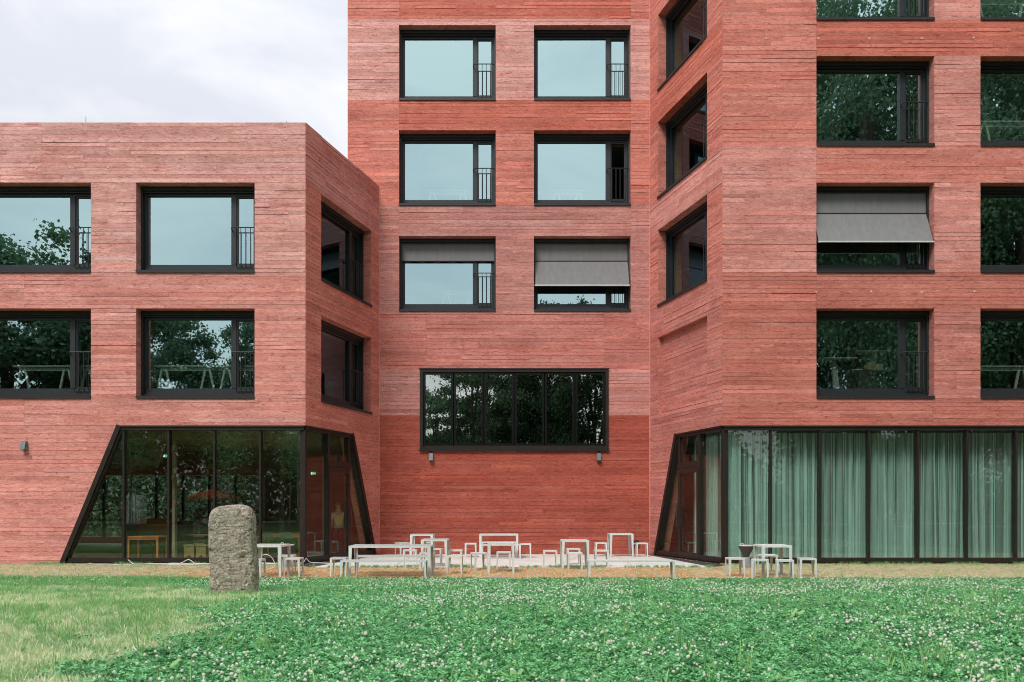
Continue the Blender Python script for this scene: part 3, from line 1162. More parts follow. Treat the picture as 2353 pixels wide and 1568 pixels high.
def glazing(wall, xs, slant=None, z0=0.0, z1=GT, door=None, label=None, cap_l=True, cap_r=True):
    """xs: mullion positions; slant: ('l'|'r', x_top, x_bottom)"""
    loc, rz = WF[wall]
    o = MB()
    xa, xb = xs[0], xs[-1]
    lt = lb = xa
    rt = rb = xb
    if slant and slant[0] == 'l':
        lt, lb = slant[1], slant[2]
    if slant and slant[0] == 'r':
        rt, rb = slant[1], slant[2]
    zs = z0 + 0.17
    # head: two steps
    o.hexa([(lt, -0.05, z1 - 0.05), (rt, -0.05, z1 - 0.05), (rt, 0.2, z1 - 0.05), (lt, 0.2, z1 - 0.05),
            (lt, -0.05, z1 - 0.003), (rt, -0.05, z1 - 0.003), (rt, 0.2, z1 - 0.003), (lt, 0.2, z1 - 0.003)])
    o.box(lt + 0.01, rt - 0.01, -0.02, 0.2, z1 - 0.13, z1 - 0.05)
    # foot: plinth, ledge and rail
    o.box(lb, rb, -0.02, 0.2, z0 - 0.2, z0 + 0.045)
    o.box(lb, rb, -0.045, 0.2, z0 + 0.045, z0 + 0.062)
    o.box(lb, rb, 0.0, 0.2, z0 + 0.062, zs)
    if slant:
        bar(o, (slant[2] - (0.0 if slant[0] == 'l' else 0.0), z0), (slant[1], z1), 0.13, -0.052, 0.2)
        s = 0.10 if slant[0] == 'l' else -0.10
        bar(o, (slant[2] + s, z0 + 0.06), (slant[1] + s * 0.8, z1 - 0.05), 0.07, 0.0, 0.2)
    for i, x in enumerate(xs):
        w = 0.055
        if (i == 0 and slant and slant[0] == 'l') or (i == len(xs) - 1 and slant and slant[0] == 'r'):
            pass
        o.box(x - w / 2, x + w / 2, 0.004, 0.2, zs, z1 - 0.13)
    ob = o.build('glazed_front', M_BRONZE, bld, loc, (0, 0, rz))
    if label:
        ob['label'] = label
    # black edge print behind the bars
    for i in range(len(xs) - 1):
        if door == i:
            continue
        a, b = xs[i], xs[i + 1]
        pane_poly('pane', [(a + .02, zs - .02), (b - .02, zs - .02), (b - .02, z1 - .12), (a + .02, z1 - .12)], ob)
    if slant:
        if slant[0] == 'l':
            x = xs[0]
            pane_poly('pane', [(slant[2] + .16, zs - .02), (x, zs - .02), (x, z1 - .12), (slant[1] + .04, z1 - .12)], ob)
        else:
            x = xs[-1]
            pane_poly('pane', [(x, zs - .02), (slant[2] - .16, zs - .02), (slant[1] - .04, z1 - .12), (x, z1 - .12)], ob)
    return ob


gl = glazing('front', [-11.08, -9.80, -8.50, -7.19, LO.x - 0.035], ('l', uT, uB), label='cafe glazing with a slanted left edge')
ml = [0.04, 0.275 * LLEN, 0.565 * LLEN]
gls = glazing('left', ml, ('r', tT + 0.02, tB + 0.03), door=1, label='court glazing with a door and slanted right edge')
gr = glazing('front', [RO.x + 0.035] + [7.385 + 1.4 * k for k in range(9)], None, label='long curtained glazing of the right wing')
mr = [RLEN - 0.282 * RLEN - 0.29 * RLEN, RLEN - 0.282 * RLEN, RLEN - 0.04]
grs = glazing('right', mr, ('l', gT - 0.02, gB - 0.03), door=0, label='court glazing with a door and slanted left edge')


def door(parent, a, b, handle_side):
    zt = 2.83
    z0 = 0.05
    d = MB()
    st = 0.13
    d.box(a + .03, a + .03 + st, -0.01, 0.07, z0, zt)
    d.box(b - .03 - st, b - .03, -0.01, 0.07, z0, zt)
    d.box(a + .03 + st, b - .03 - st, -0.01, 0.07, z0, z0 + 0.17)
    d.box(a + .03 + st, b - .03 - st, -0.01, 0.07, zt - 0.16, zt)
    do = d.build('door', M_BRONZE, parent)
    pane_poly('pane', [(a + .15, z0 + .16), (b - .15, z0 + .16), (b - .15, zt - .15), (a + .15, zt - .15)], do, 0.03)
    h = MB()
    hx = b - 0.10 if handle_side == 'r' else a + 0.10
    h.tube([(hx, 0.0, 0.98), (hx, -0.07, 0.99), (hx, -0.09, 1.03), (hx, -0.09, 1.50), (hx, -0.07, 1.54), (hx, 0.0, 1.55)], 0.018, 8)
    h.tube([(hx, 0.0, 0.86), (hx, -0.03, 0.86)], 0.025, 8)
    h.build('handle', M_DARK, do)
    t = MB()
    t.box(a + .028, b - .028, 0.0, 0.2, zt + 0.01, zt + 0.14)
    for e in (0, 1):
        x0 = a + .028 if e == 0 else b - .11
        t.box(x0, x0 + 0.082, 0.01, 0.16, zt + 0.14, GT - 0.13)
    t.box(a + .11, b - .11, 0.01, 0.16, zt + 0.14, zt + 0.20)
    to = t.build('transom', M_BRONZE, parent)
    pane_poly('pane', [(a + .10, zt + .19), (b - .10, zt + .19), (b - .10, GT - .12), (a + .10, GT - .12)], to, 0.06)


door(gls, ml[1], ml[2], 'r')
door(grs, mr[0], mr[1], 'l')

# ------------------------------------------------------------------ curtains behind the right-hand glazing
def curtain(x0, x1, y, ztop, zbot, seed, label):
    rg = random.Random(seed)
    nx, nz = 150, 10
    ph = [rg.uniform(0, 6.28) for _ in range(4)]
    fr = [rg.uniform(4.2, 5.2), rg.uniform(8, 10), rg.uniform(1.3, 2.0), rg.uniform(15, 19)]
    wa, wf, wp = rg.uniform(.02, .05), rg.uniform(.8, 1.9), rg.uniform(0, 6)
    k_ = rg.uniform(.75, 1.25)
    am = [0.10 * k_, 0.07 * rg.uniform(.6, 1.3), 0.04, 0.022 * rg.uniform(.5, 1.4)]
    vs, fs = [], []
    for j in range(nz + 1):
        t = j / nz
        z = lerp(ztop, zbot, t)
        for i in range(nx + 1):
            s = i / nx
            xx = x0 + (x1 - x0) * s
            s = s + wa * math.sin(2 * math.pi * s * wf + wp) + .5 * wa * math.sin(2 * math.pi * s * wf * 2.3 + 2 * wp)
            spread = 0.65 + 0.35 * t
            off = sum(a * math.sin(2 * math.pi * f * s * (x1 - x0) / 1.35 + p + 0.25 * t * math.sin(3 * p)) for a, f, p in zip(am, fr, ph))
            sh = 0.03 * math.sin(2 * math.pi * fr[1] * s * (x1 - x0) / 1.35 + ph[2]) * t
            vs.append((xx + sh + 0.01 * math.sin(7 * s + 4 * t), y + off * spread, z + 0.01 * math.sin(i * 0.7) * (t == 1)))
    for j in range(nz):
        for i in range(nx):
            a = j * (nx + 1) + i
            fs += [a, a + nx + 1, a + nx + 2, a + 1]
    me = mesh_np('curtain', np.array(vs), fs, 4, M_CURT, True)
    o = link('curtain', me)
    tag(o, label, 'curtain', 'white curtains behind the long glazing')
    return o


ords = ['behind the corner pane, next to the door', 'behind the second pane from the corner, beside the bin',
        'behind the third pane from the corner', 'behind the fourth pane from the corner',
        'behind the fifth pane from the corner', 'behind the sixth pane from the corner', 'behind the last, cut off pane']
xs = [6.12, 7.385, 8.785, 10.185, 11.585, 12.985, 14.385, 15.785]
for k in range(7):
    curtain(xs[k] - 0.03, xs[k + 1] + 0.03, F + 0.62, GT - 0.16, 0.05, 40 + k, 'white sheer curtain in long folds ' + ords[k])
sc = curtain(0.0, 2.6, 0.0, GT - 0.16, 0.05, 61, 'white curtain bunched inside the court side pane next to the right door')
sc.location = (RO.x + 0.62 - 0.05, F + 0.25, 0)
sc.rotation_euler = (0, 0, math.atan2(4.57, -1.279))
rail = MB()
rail.box(6.2, 18.4, F + 0.60, F + 0.64, GT - 0.15, GT - 0.11)
tag(rail.build('curtain_rail', M_DARK), 'dark curtain rail along the head of the long glazing', 'curtain rail')


# ------------------------------------------------------------------ wall lamps, rods, small fittings
def wall_lamp(x, y, z, label, h=0.245, w=0.14):
    root = empty('wall_lamp', (x, y, z))
    tag(root, label, 'wall lamp', 'wedge wall lamps on the red concrete')
    b = MB()
    b.hexa([(-w / 2, -0.155, -h / 2), (w / 2, -0.155, -h / 2), (w / 2, 0, -h / 2), (-w / 2, 0, -h / 2),
            (-w / 2 * .92, -0.085, h / 2), (w / 2 * .92, -0.085, h / 2), (w / 2 * .92, 0, h / 2), (-w / 2 * .92, 0, h / 2)])
    b.build('housing', M_LAMP, root)
    k = MB()
    k.tube([(w / 2 - .002, -0.06, -h / 2 + .045), (w / 2 + .004, -0.06, -h / 2 + .045)], 0.014, 10)
    k.build('sensor', M_WHITE, root)
    le = MB()
    le.box(-w / 2 + .02, w / 2 - .02, -0.13, -0.02, -h / 2 - .008, -h / 2 - .001)
    le.build('lens', M_DARK, root)


wall_lamp(-13.87, F - 0.012, 3.37, 'small grey wedge lamp on the pink wall left of the slanted cafe glazing')
wall_lamp(-2.755, B - 0.012, 3.32, 'small grey lamp under the left end of the wide dark window')
wall_lamp(2.955, B - 0.012, 3.32, 'small grey lamp under the right end of the wide dark window')

for xx, hh, lab in ((-12.25, 0.24, 'thin metal rod on the parapet above the wider gap, left of its neighbour'), (-6.49, 0.12, 'short thin metal rod on the parapet near the low wing corner')):
    rt = MB()
    rt.tube([(xx, F + 0.2, 12.58), (xx, F + 0.2, 12.60 + hh)], 0.007, 6)
    rt.lathe([(0.03, 12.575), (0.03, 12.60), (0.012, 12.61)], 8, 0, xx, F + 0.2)
    tag(rt.build('lightning_rod', M_FRAME), lab, 'lightning rod', 'rods on the parapet')

so = empty('wall_socket', (4.22, B - 0.011, 0.38))
tag(so, 'dark low wall box with two white sockets behind the corner stool', 'socket')
mb = MB()
mb.box(-0.10, 0.10, -0.07, 0, -0.09, 0.09)
mb.build('housing', M_DARK, so)
for s in (-0.045, 0.045):
    mb = MB()
    mb.box(s - 0.035, s + 0.035, -0.078, -0.071, -0.035, 0.0)
    mb.build('socket_face', M_WHITE, so)


# ------------------------------------------------------------------ galvanised tables, stools and benches
FCACHE = {}


def furn_meshes(w, d, h, leg):
    key = (w, d, h)
    if key in FCACHE:
        return FCACHE[key]
    t = MB()
    e = 0.042 if h > .6 else 0.036
    th = 0.006
    # folded edge
    t.box(-w / 2, w / 2, -d / 2, -d / 2 + th, h - e, h)
    t.box(-w / 2, w / 2, d / 2 - th, d / 2, h - e, h)
    t.box(-w / 2, -w / 2 + th, -d / 2 + th, d / 2 - th, h - e, h)
    t.box(w / 2 - th, w / 2, -d / 2 + th, d / 2 - th, h - e, h)
    t.box(-w / 2 + th, w / 2 - th, -d / 2 + th, d / 2 - th, h - 0.014, h - 0.008)
    # pressed ribs across the sheet
    n = max(6, int(w / 0.042))
    for i in range(n):
        a = -w / 2 + th + (w - 2 * th) * i / n
        b = a + (w - 2 * th) / n
        m_, q = (a + b) / 2, (b - a) * 0.30
        t.hexa([(m_ - q, -d / 2 + .001, h - 0.008), (m_ + q, -d / 2 + .001, h - 0.008), (m_ + q, d / 2 - .001, h - 0.008), (m_ - q, d / 2 - .001, h - 0.008),
                (m_ - q * .55, -d / 2 + .001, h + 0.005), (m_ + q * .55, -d / 2 + .001, h + 0.005), (m_ + q * .55, d / 2 - .001, h + 0.005), (m_ - q * .55, d / 2 - .001, h + 0.005)])
    top = t.mesh('seat' if h < .6 else 'tabletop', M_GALV)
    legs = []
    wt, wb = leg
    for sx in (-1, 1):
        for sy in (-1, 1):
            l = MB()
            x, y = sx * (w / 2 - 0.001), sy * (d / 2 - 0.001)
            inx = -sx
            iny = -sy
            zt = h - e + 0.004
            # two tapered flanges of an angle
            l.hexa([(x, y, 0), (x + inx * wb, y, 0), (x + inx * wb, y + iny * th, 0), (x, y + iny * th, 0),
                    (x, y, zt), (x + inx * wt, y, zt), (x + inx * wt, y + iny * th, zt), (x, y + iny * th, zt)])
            l.hexa([(x, y + iny * th, 0), (x + inx * th, y + iny * th, 0), (x + inx * th, y + iny * wb, 0), (x, y + iny * wb, 0),
                    (x, y + iny * th, zt), (x + inx * th, y + iny * th, zt), (x + inx * th, y + iny * wt, zt), (x, y + iny * wt, zt)])
            l.box(min(x, x + inx * wb), max(x, x + inx * wb), min(y, y + iny * wb), max(y, y + iny * wb), -0.002, 0.004)
            legs.append(l.mesh('leg', M_GALV))
    FCACHE[key] = (top, legs)
    return FCACHE[key]


def furn(name, cat, x, y, w, d, h, label, group, rz=0.0, z=0.0):
    leg = (0.075, 0.045) if h > .6 else (0.052, 0.030)
    top, legs = furn_meshes(w, d, h, leg)
    root = empty(name, (x, y, z), R(rz))
    tag(root, label, cat, group)
    link('tabletop' if h > .6 else 'seat', top, root)
    for l in legs:
        link('leg', l, root)
    return root


ZT = -0.008
GTAB, GST, GBE = 'galvanised tables in the court', 'galvanised stools in the court', 'galvanised benches in the court'
for (x, y, w, d, lab, rz) in [
    (-5.68, 19.05, 0.74, 0.80, 'square ribbed steel table half hidden by the standing stone', 0),
    (-2.78, 18.80, 1.86, 0.76, 'longest ribbed steel table, flanked by two benches on the clay paving', 0),
    (-2.85, 25.90, 0.72, 0.72, 'steel table by the back wall under the left wall lamp', 0),
    (-2.08, 22.00, 0.70, 0.74, 'steel table on the slab right behind the end of the long table', 0),
    (-0.42, 26.12, 1.24, 0.70, 'wide steel table at the back wall below the middle of the dark window', 0),
    (-0.27, 20.20, 0.66, 0.70, 'steel table at the slab edge in the middle, a stool tucked under it', 0),
    (1.67, 21.70, 0.72, 0.76, 'steel table right of the middle with two stools under it', 0),
    (3.55, 26.60, 0.76, 0.74, 'steel table standing close to the back wall near its right corner', 0),
    (6.08, 18.95, 0.68, 0.76, 'steel table on the turf in front of the curtains beside the bin', -2),
]:
    furn('table', 'table', x, y, w, d, 0.75, lab, GTAB, rz, 0 if 21.9 < y else ZT)
for (x, y, lab, rz) in [
    (-5.84, 18.45, 'steel stool peeping out from behind the standing stone', 0),
    (-5.10, 18.95, 'steel stool nearest the right front leg of the table by the stone', 0),
    (-5.53, 19.95, 'steel stool between the left bin and the table by the stone', 3),
    (-4.05, 19.05, 'steel stool at the left end of the longest table', 0),
    (-3.58, 26.55, 'bluish steel stool turned cornerwise, left of the table under the left wall lamp', 38),
    (-2.80, 22.30, 'steel stool on the slab behind the longest table, left of the next table', 4),
    (-2.20, 21.10, 'steel stool in front of the table behind the long table end', 0),
    (-2.78, 26.95, 'steel stool squeezed between the back wall and the table under the left lamp', 0),
    (-2.17, 22.95, 'steel stool behind the table at the end of the long one', 0),
    (-1.545, 22.25, 'rearmost of two steel stools in line right of the end of the long table', 0),
    (-1.39, 19.75, 'foremost of two steel stools in line beside the end of the long table, on clay', 0),
    (-1.33, 26.20, 'steel stool at the left end of the wide table by the back wall', 0),
    (-0.84, 20.98, 'steel stool turned askew at the left of the middle table', 22),
    (-0.22, 21.42, 'steel stool tucked under the middle table', 0),
    (0.42, 25.90, 'bluish steel stool at the right end of the wide table by the back wall', 0),
    (1.03, 21.95, 'steel stool alone on the slab, left of the table right of the middle', 0),
    (1.73, 22.90, 'rear steel stool seen through the legs of the table right of the middle', 0),
    (1.63, 21.08, 'front steel stool under the table right of the middle', 0),
    (2.43, 22.10, 'steel stool on the slab just behind the single bench', 0),
    (2.91, 26.60, 'steel stool at the left of the table near the right corner of the back wall', 0),
    (4.22, 26.45, 'steel stool in the right corner in front of the dark wall box', 0),
    (5.20, 18.92, 'steel stool left of the bin by the curtains', 0),
    (5.62, 18.40, 'steel stool in front of the bin foot, left front of the table by the curtains', -16),
    (6.36, 20.20, 'steel stool behind the table by the curtains', 5),
    (6.12, 18.22, 'steel stool in front of the right leg of the table by the curtains', -14),
    (6.83, 18.80, 'steel stool at the far right end, right of the table by the curtains', -9),
]:
    furn('stool', 'stool', x, y, 0.375, 0.36, 0.45, lab, GST, rz, 0 if 21.9 < y else ZT)
for (x, y, w, lab) in [
    (-2.85, 18.10, 1.90, 'steel bench in front of the longest table'),
    (-2.86, 19.82, 1.90, 'steel bench behind the longest table'),
    (-0.43, 27.20, 1.16, 'steel bench between the wide table and the back wall'),
    (-0.35, 25.42, 1.24, 'steel bench in front of the wide table by the back wall'),
    (2.65, 18.12, 1.92, 'steel bench standing alone on the clay paving right of the middle'),
]:
    furn('bench', 'bench', x, y, w, 0.34, 0.45, lab, GBE, 0, 0 if 21.9 < y else ZT)


def hourglass(x, y, label):
    root = empty('waste_bin', (x, y, ZT))
    tag(root, label, 'bin', 'hourglass bins by the glazing')
    a = MB()
    a.lathe([(0.150, 0.0), (0.150, 0.03), (0.118, 0.20), (0.082, 0.30)], 28)
    a.build('foot', M_BINFOOT, root, smooth=True)
    b = MB()
    b.lathe([(0.080, 0.301), (0.085, 0.34), (0.205, 0.565), (0.205, 0.590), (0.19, 0.592)], 28)
    b.build('bowl', M_BIN, root, smooth=True)
    c = MB()
    c.lathe([(0.200, 0.5921), (0.196, 0.612), (0.17, 0.615)], 28)
    lid = c.build('lid', M_BEIGE, root, smooth=False)
    h = MB()
    h.tube([(-0.12 + 0.05 * math.cos(t), -0.02, 0.612 + 0.05 * math.sin(t)) for t in np.linspace(0, math.pi, 9)], 0.008, 6)
    h.build('handle', M_GALV, lid)


hourglass(-6.10, 22.0, 'dark hourglass bin with a pale lid by the cafe corner, behind the left table')
hourglass(6.265, 21.7, 'dark hourglass bin with a pale lid in front of the curtains')

# ------------------------------------------------------------------ standing stone
def standing_stone():
    W, D, H = 0.755, 0.46, 1.70
    CR = 0.30
    nu, nv = 110, 130
    vs = []
    for j in range(nv + 1):
        t = j / nv
        for i in range(nu):
            a = 2 * math.pi * i / nu
            c, sn = math.cos(a), math.sin(a)
            if t < 0.80:
                zz, k = t / 0.80 * (H - CR), 1.0
            else:
                s = (t - 0.80) / 0.20
                zz = (H - CR) + CR * math.sin(s * math.pi / 2) ** 0.9
                k = max(0.0, math.cos(s * math.pi / 2)) ** 0.55
            e = 0.42
            x = math.copysign(abs(c) ** e, c) * W / 2 * k
            y = math.copysign(abs(sn) ** e, sn) * D / 2 * k
            wz = zz / H
            x *= 0.965 + 0.045 * (1 - wz)
            x += 0.016 * math.sin(zz * 3.1 + 0.6) * (1 if c > 0 else .5)
            if t > .80:                       # one shoulder hangs lower than the other
                zz -= 0.035 * (0.5 - c * .5) * (1 - k)
            p = Vector((x, y, zz))
            n1 = mnoise.fractal(p * 2.4, 0.9, 2.1, 5)
            n2 = mnoise.fractal(p * 8.0 + Vector((3, 1, 7)), 0.75, 2.2, 5)
            n3 = mnoise.noise(Vector((p.x * 5.5 + 9, p.y * 5.5, p.z * 5.0)))
            n4 = mnoise.noise(Vector((p.x * 13 + 2, p.y * 13, p.z * 13)))
            n5 = mnoise.noise(Vector((p.x * 24 + 5, p.y * 24, p.z * 26)))
            dis = 0.013 * n1 + 0.009 * n2 - 0.060 * max(0, n3 - 0.33) - 0.055 * max(0, n4 - .28) - 0.030 * max(0, n5 - .2)
            nrm = Vector((c, sn * 1.2, 0.8 if t > .84 else 0)).normalized()
            p = p + nrm * dis
            vs.append(tuple(p))
    top = len(vs)
    vs.append((0, 0, H - 0.003))
    me = bpy.data.meshes.new('standing_stone')
    fs = []
    for j in range(nv):
        for i in range(nu):
            i2 = (i + 1) % nu
            fs.append((j * nu + i, j * nu + i2, (j + 1) * nu + i2, (j + 1) * nu + i))
    for i in range(nu):
        fs.append((nv * nu + i, nv * nu + (i + 1) % nu, top))
    fs.append(tuple(reversed(range(nu))))
    me.from_pydata(vs, [], fs)
    me.materials.append(M_STONE)
    o = link('standing_stone', me, None, (-4.69, 13.7, -0.02), (0, R(-0.6), R(3)))
    tag(o, 'upright rough hewn granite stone with a rounded top standing in the grass', 'standing stone')


standing_stone()

# flat pieces lying in the lawn
def flag(name, x, y, w, d, rz, mat, label, z):
    mb = MB()
    pts = [(-w / 2, -d / 2), (w * 0.1, -d * 0.56), (w / 2, -d * 0.4), (w * 0.46, d / 2), (-w * 0.2, d * 0.54), (-w * 0.5, d * 0.3)]
    n = len(pts)
    v = [(a, b, -0.05) for a, b in pts] + [(a * .97, b * .97, 0) for a, b in pts]
    mb.add(v, [tuple(reversed(range(n))), tuple(range(n, 2 * n))] + [(i, (i + 1) % n, n + (i + 1) % n, n + i) for i in range(n)])
    tag(mb.build(name, mat, None, (x, y, z), (0, 0, R(rz))), label, 'flagstone', 'flat stones in the lawn')


FLAGS = [(-3.32, 15.75, 0.62, 0.42), (-3.28, 11.6, 0.36, 0.34), (-0.35, 18.05, 0.66, 0.70)]
flag('flagstone', -3.32, 15.75, 0.62, 0.42, 4, M_PALEFLAG, 'pale flat stone in the clover right of the standing stone', float(lawn_z(15.75)) + 0.05)
flag('flagstone', -3.28, 11.60, 0.36, 0.30, -8, M_PALEFLAG, 'small sunken stone in the clover in front of the standing stone', float(lawn_z(11.6)) + 0.03)
mb = MB()
mb.lathe([(0.36, -0.04), (0.36, 0.045), (0.33, 0.052), (0.31, 0.045), (0.05, 0.045)], 28)
tag(mb.build('drain_cover', M_GREYFLAG, None, (-0.35, 18.02, 0.0)), 'round grey drain cover between the clover and the clay paving', 'drain cover')

# cable heap along the foot of the cafe glazing
cb = MB()
for s in range(4):
    pts = []
    xx = -12.2 + s * 1.3
    ph = s * 1.7
    for k in range(46):
        t = k / 45
        x = xx + t * 3.4 + 0.16 * math.sin(9 * t * (1 + 0.2 * s) + ph)
        y = 22.72 + 0.11 * math.sin(13 * t + ph * 2) + 0.05 * math.sin(31 * t)
        z = 0.016 + 0.012 * s + (0.13 * max(0, math.sin(12 * t + ph)) ** 8 if s in (1, 3) else 0)
        pts.append((x, y, z))
    cb.tube(pts, 0.011, 5)
cb.tube([(-6.55 - 0.24 * math.cos(t), 21.6 + 0.02 * math.cos(2 * t), 0.02 + 0.34 * math.sin(t)) for t in np.linspace(0, math.pi, 15)], 0.009, 5)
tag(cb.build('cable', M_CABLE), 'tangle of white cable lying along the foot of the cafe glazing', 'cable')


# ------------------------------------------------------------------ inside: what shows through the panes
def trestle_desk(x, y, z, w, label, grp='white drawing desks behind the upper windows'):
    root = empty('trestle_desk', (x, y, z))
    tag(root, label, 'desk', grp)
    m = MB()
    m.box(-w / 2, w / 2, -0.38, 0.38, 0.715, 0.745)
    m.build('desktop', M_DESK, root)
    m = MB()
    m.box(-w / 2 + .2, w / 2 - .2, -0.30, -0.27, 0.60, 0.69)
    m.build('crossbar', M_DESK, root)
    for s in (-1, 1):
        m = MB()
        xx = s * (w / 2 - 0.25)
        for e in (-1, 1):
            m.hexa([(xx + e * 0.20 - .028, -0.32, 0.0), (xx + e * 0.20 + .028, -0.32, 0.0), (xx + e * 0.20 + .028, -0.26, 0), (xx + e * 0.20 - .028, -0.26, 0),
                    (xx + e * 0.05 - .03, -0.32, 0.71), (xx + e * 0.05 + .03, -0.32, 0.71), (xx + e * 0.05 + .03, -0.26, 0.71), (xx + e * 0.05 - .03, -0.26, 0.71)])
        m.build('trestle', M_DESK, root)
    return root


FL = [5.025, 8.615, 12.215, 15.805]
trestle_desk(-13.75, 24.18, FL[0], 1.78, 'white trestle desk behind the lower window at the left edge of the picture')
trestle_desk(-11.85, 24.19, FL[0], 1.78, 'white trestle desk hidden behind the pier between the two lower left windows')
trestle_desk(-9.60, 24.18, FL[0], 1.78, 'white trestle desk behind the left half of the lower window above the cafe')
trestle_desk(-7.75, 24.19, FL[0], 1.78, 'white trestle desk behind the right half of the lower window above the cafe')
trestle_desk(14.3, 24.2, FL[0], 1.9, 'white trestle desk behind the lowest window at the right edge')
trestle_desk(14.4, 24.2, FL[3], 1.9, 'white desk behind the topmost window at the right edge')
trestle_desk(14.6, 24.2, FL[2], 1.9, 'white desk with lamps behind the upper window at the right edge')
trestle_desk(-2.3, 29.4, FL[2], 1.6, 'white desk behind the left upper court window')
trestle_desk(2.0, 29.4, FL[2], 1.3, 'white desk behind the court window with the opened light')
trestle_desk(-1.9, 29.4, FL[1], 1.4, 'white desk behind the court window with the half lowered screen')


def drafting_table(x, y, z, flip, label):
    root = empty('drawing_table', (x, y, z))
    tag(root, label, 'drawing table', 'height-adjustable drawing tables')
    m = MB()
    s = flip
    m.hexa([(-0.5, -0.3, 1.0), (0.5, -0.3, 1.0), (0.5, 0.3, 1.0), (-0.5, 0.3, 1.0), (-0.5, -0.3, 1.03), (0.5, -0.3, 1.03), (0.5, 0.3, 1.03), (-0.5, 0.3, 1.03)])
    m.build('tabletop', M_DESK, root)
    m = MB()
    m.hexa([(-0.08, -0.05, 0.0), (0.08, -0.05, 0), (0.08, 0.05, 0), (-0.08, 0.05, 0),
            (-0.08 + s * .12, -0.05, 1.0), (0.08 + s * .12, -0.05, 1.0), (0.08 + s * .12, 0.05, 1.0), (-0.08 + s * .12, 0.05, 1.0)])
    m.build('leg', M_DESK, root)
    return root


drafting_table(9.75, 24.35, FL[0], -1, 'lower drawing table behind the window over the long curtains')
drafting_table(10.75, 24.40, FL[0] + 0.22, 1, 'higher drawing table right of the other one, over the long curtains')
ca = MB()
ca.box(9.7, 10.95, 23.80, 24.02, FL[0], FL[0] + 0.62)
tag(ca.build('low_cabinet', M_DARK), 'low black cabinet behind the window over the long curtains', 'cabinet')
bs = MB()
for k in range(12):
    a = 10.42 + k * 0.038
    bs.hexa([(a, 23.82, FL[0] + .62), (a + .034, 23.82, FL[0] + .62), (a + .034, 23.98, FL[0] + .62), (a, 23.98, FL[0] + .62),
             (a - .02 + k * .003, 23.81, FL[0] + .80), (a + .018 + k * .003, 23.81, FL[0] + .80), (a + .018 + k * .003, 23.99, FL[0] + .80), (a - .02 + k * .003, 23.99, FL[0] + .80)])
tag(bs.build('basket', M_BASKET), 'woven straw basket on the low black cabinet', 'basket')
cup = MB()
cup.lathe([(0.045, FL[0] + 1.252), (0.05, FL[0] + 1.36)], 12, 0, 10.72, 24.25)
tag(cup.build('cup', M_WHITE), 'white cup on the higher drawing table', 'cup')
bot = MB()
bot.lathe([(0.04, FL[0] + 1.031), (0.04, FL[0] + 1.2), (0.02, FL[0] + 1.25), (0.02, FL[0] + 1.29)], 12, 0, 10.1, 24.25)
tag(bot.build('bottle', M_DARK), 'dark bottle on the lower drawing table', 'bottle')
pl = MB()
pl.box(9.98, 10.3, 23.82, 23.99, FL[0] + .6205, FL[0] + .645)
tag(pl.build('paper_stack', M_PAPER), 'stack of white paper on the low black cabinet beside the basket', 'paper')


def task_chair(x, y, z, rz, label):
    root = empty('office_chair', (x, y, z), R(rz))
    tag(root, label, 'chair', 'chairs behind the upper windows')
    m = MB()
    m.box(-.22, .22, -.22, .22, .44, .49)
    m.build('seat', M_DARK, root)
    m = MB()
    m.hexa([(-.2, .2, .55), (.2, .2, .55), (.2, .23, .55), (-.2, .23, .55), (-.17, .26, .95), (.17, .26, .95), (.17, .29, .95), (-.17, .29, .95)])
    m.build('backrest', M_DARK, root)
    m = MB()
    m.tube([(0, 0, .05), (0, 0, .44)], .025, 8)
    for k in range(5):
        t = 2 * math.pi * k / 5
        m.tube([(0, 0, .1), (.27 * math.cos(t), .27 * math.sin(t), .03)], .018, 6)
    m.build('base', M_GALV, root)
    for s in (-1, 1):
        m = MB()
        m.tube([(s * .2, .1, .46), (s * .24, .1, .66), (s * .24, -.15, .68)], .015, 6)
        m.build('armrest', M_DESK, root)


task_chair(8.95, 24.7, FL[0] + .25, 200, 'office chair left of the drawing tables')
task_chair(9.6, 24.6, FL[2], 160, 'chair with pale arms behind the large upper right window')
task_chair(9.6, 24.6, FL[3], 160, 'chair with pale arms behind the topmost right window')
pp = MB()
pp.hexa([(9.75, 24.1, FL[2] + .02), (10.2, 24.1, FL[2] + .02), (10.2, 24.3, FL[2] + .02), (9.75, 24.3, FL[2] + .02),
         (9.83, 24.1, FL[2] + .2), (10.2, 24.1, FL[2] + .2), (10.2, 24.3, FL[2] + .2), (9.83, 24.3, FL[2] + .2)])
tag(pp.build('paper_box', M_PAPER), 'white box standing behind the large upper right window', 'box')


def desk_lamp(x, y, z, label):
    root = empty('desk_lamp', (x, y, z))
    tag(root, label, 'lamp', 'lamps on the upper right desk')
    m = MB()
    m.lathe([(.07, 0), (.07, .015)], 14)
    m.tube([(0, 0, .01), (0.02, 0, .35), (-.06, 0, .52)], .009, 6)
    m.build('stand', M_GALV, root)
    m = MB()
    m.lathe([(.10, .50), (.06, .56), (.02, .60)], 14, 0, -.06, 0)
    m.build('shade', M_DESK, root)


desk_lamp(14.1, 24.15, FL[2] + .746, 'left pale lamp on the upper right desk')
desk_lamp(15.0, 24.15, FL[2] + .746, 'right pale lamp on the upper right desk')
pr = empty('pendant_lamp', (-8.45, 25.6, FL[1] + 1.35))
tag(pr, 'long white pendant lamp behind the upper window above the cafe', 'lamp')
m = MB()
m.box(-.75, .75, -.03, .03, 0, .04)
m.build('tube', M_WHITE, pr)
m = MB()
for s in (-.25, .25):
    m.tube([(s, 0, .04), (s * .6, 0, 1.18)], .006, 5)
m.build('wire', M_WHITE, pr)


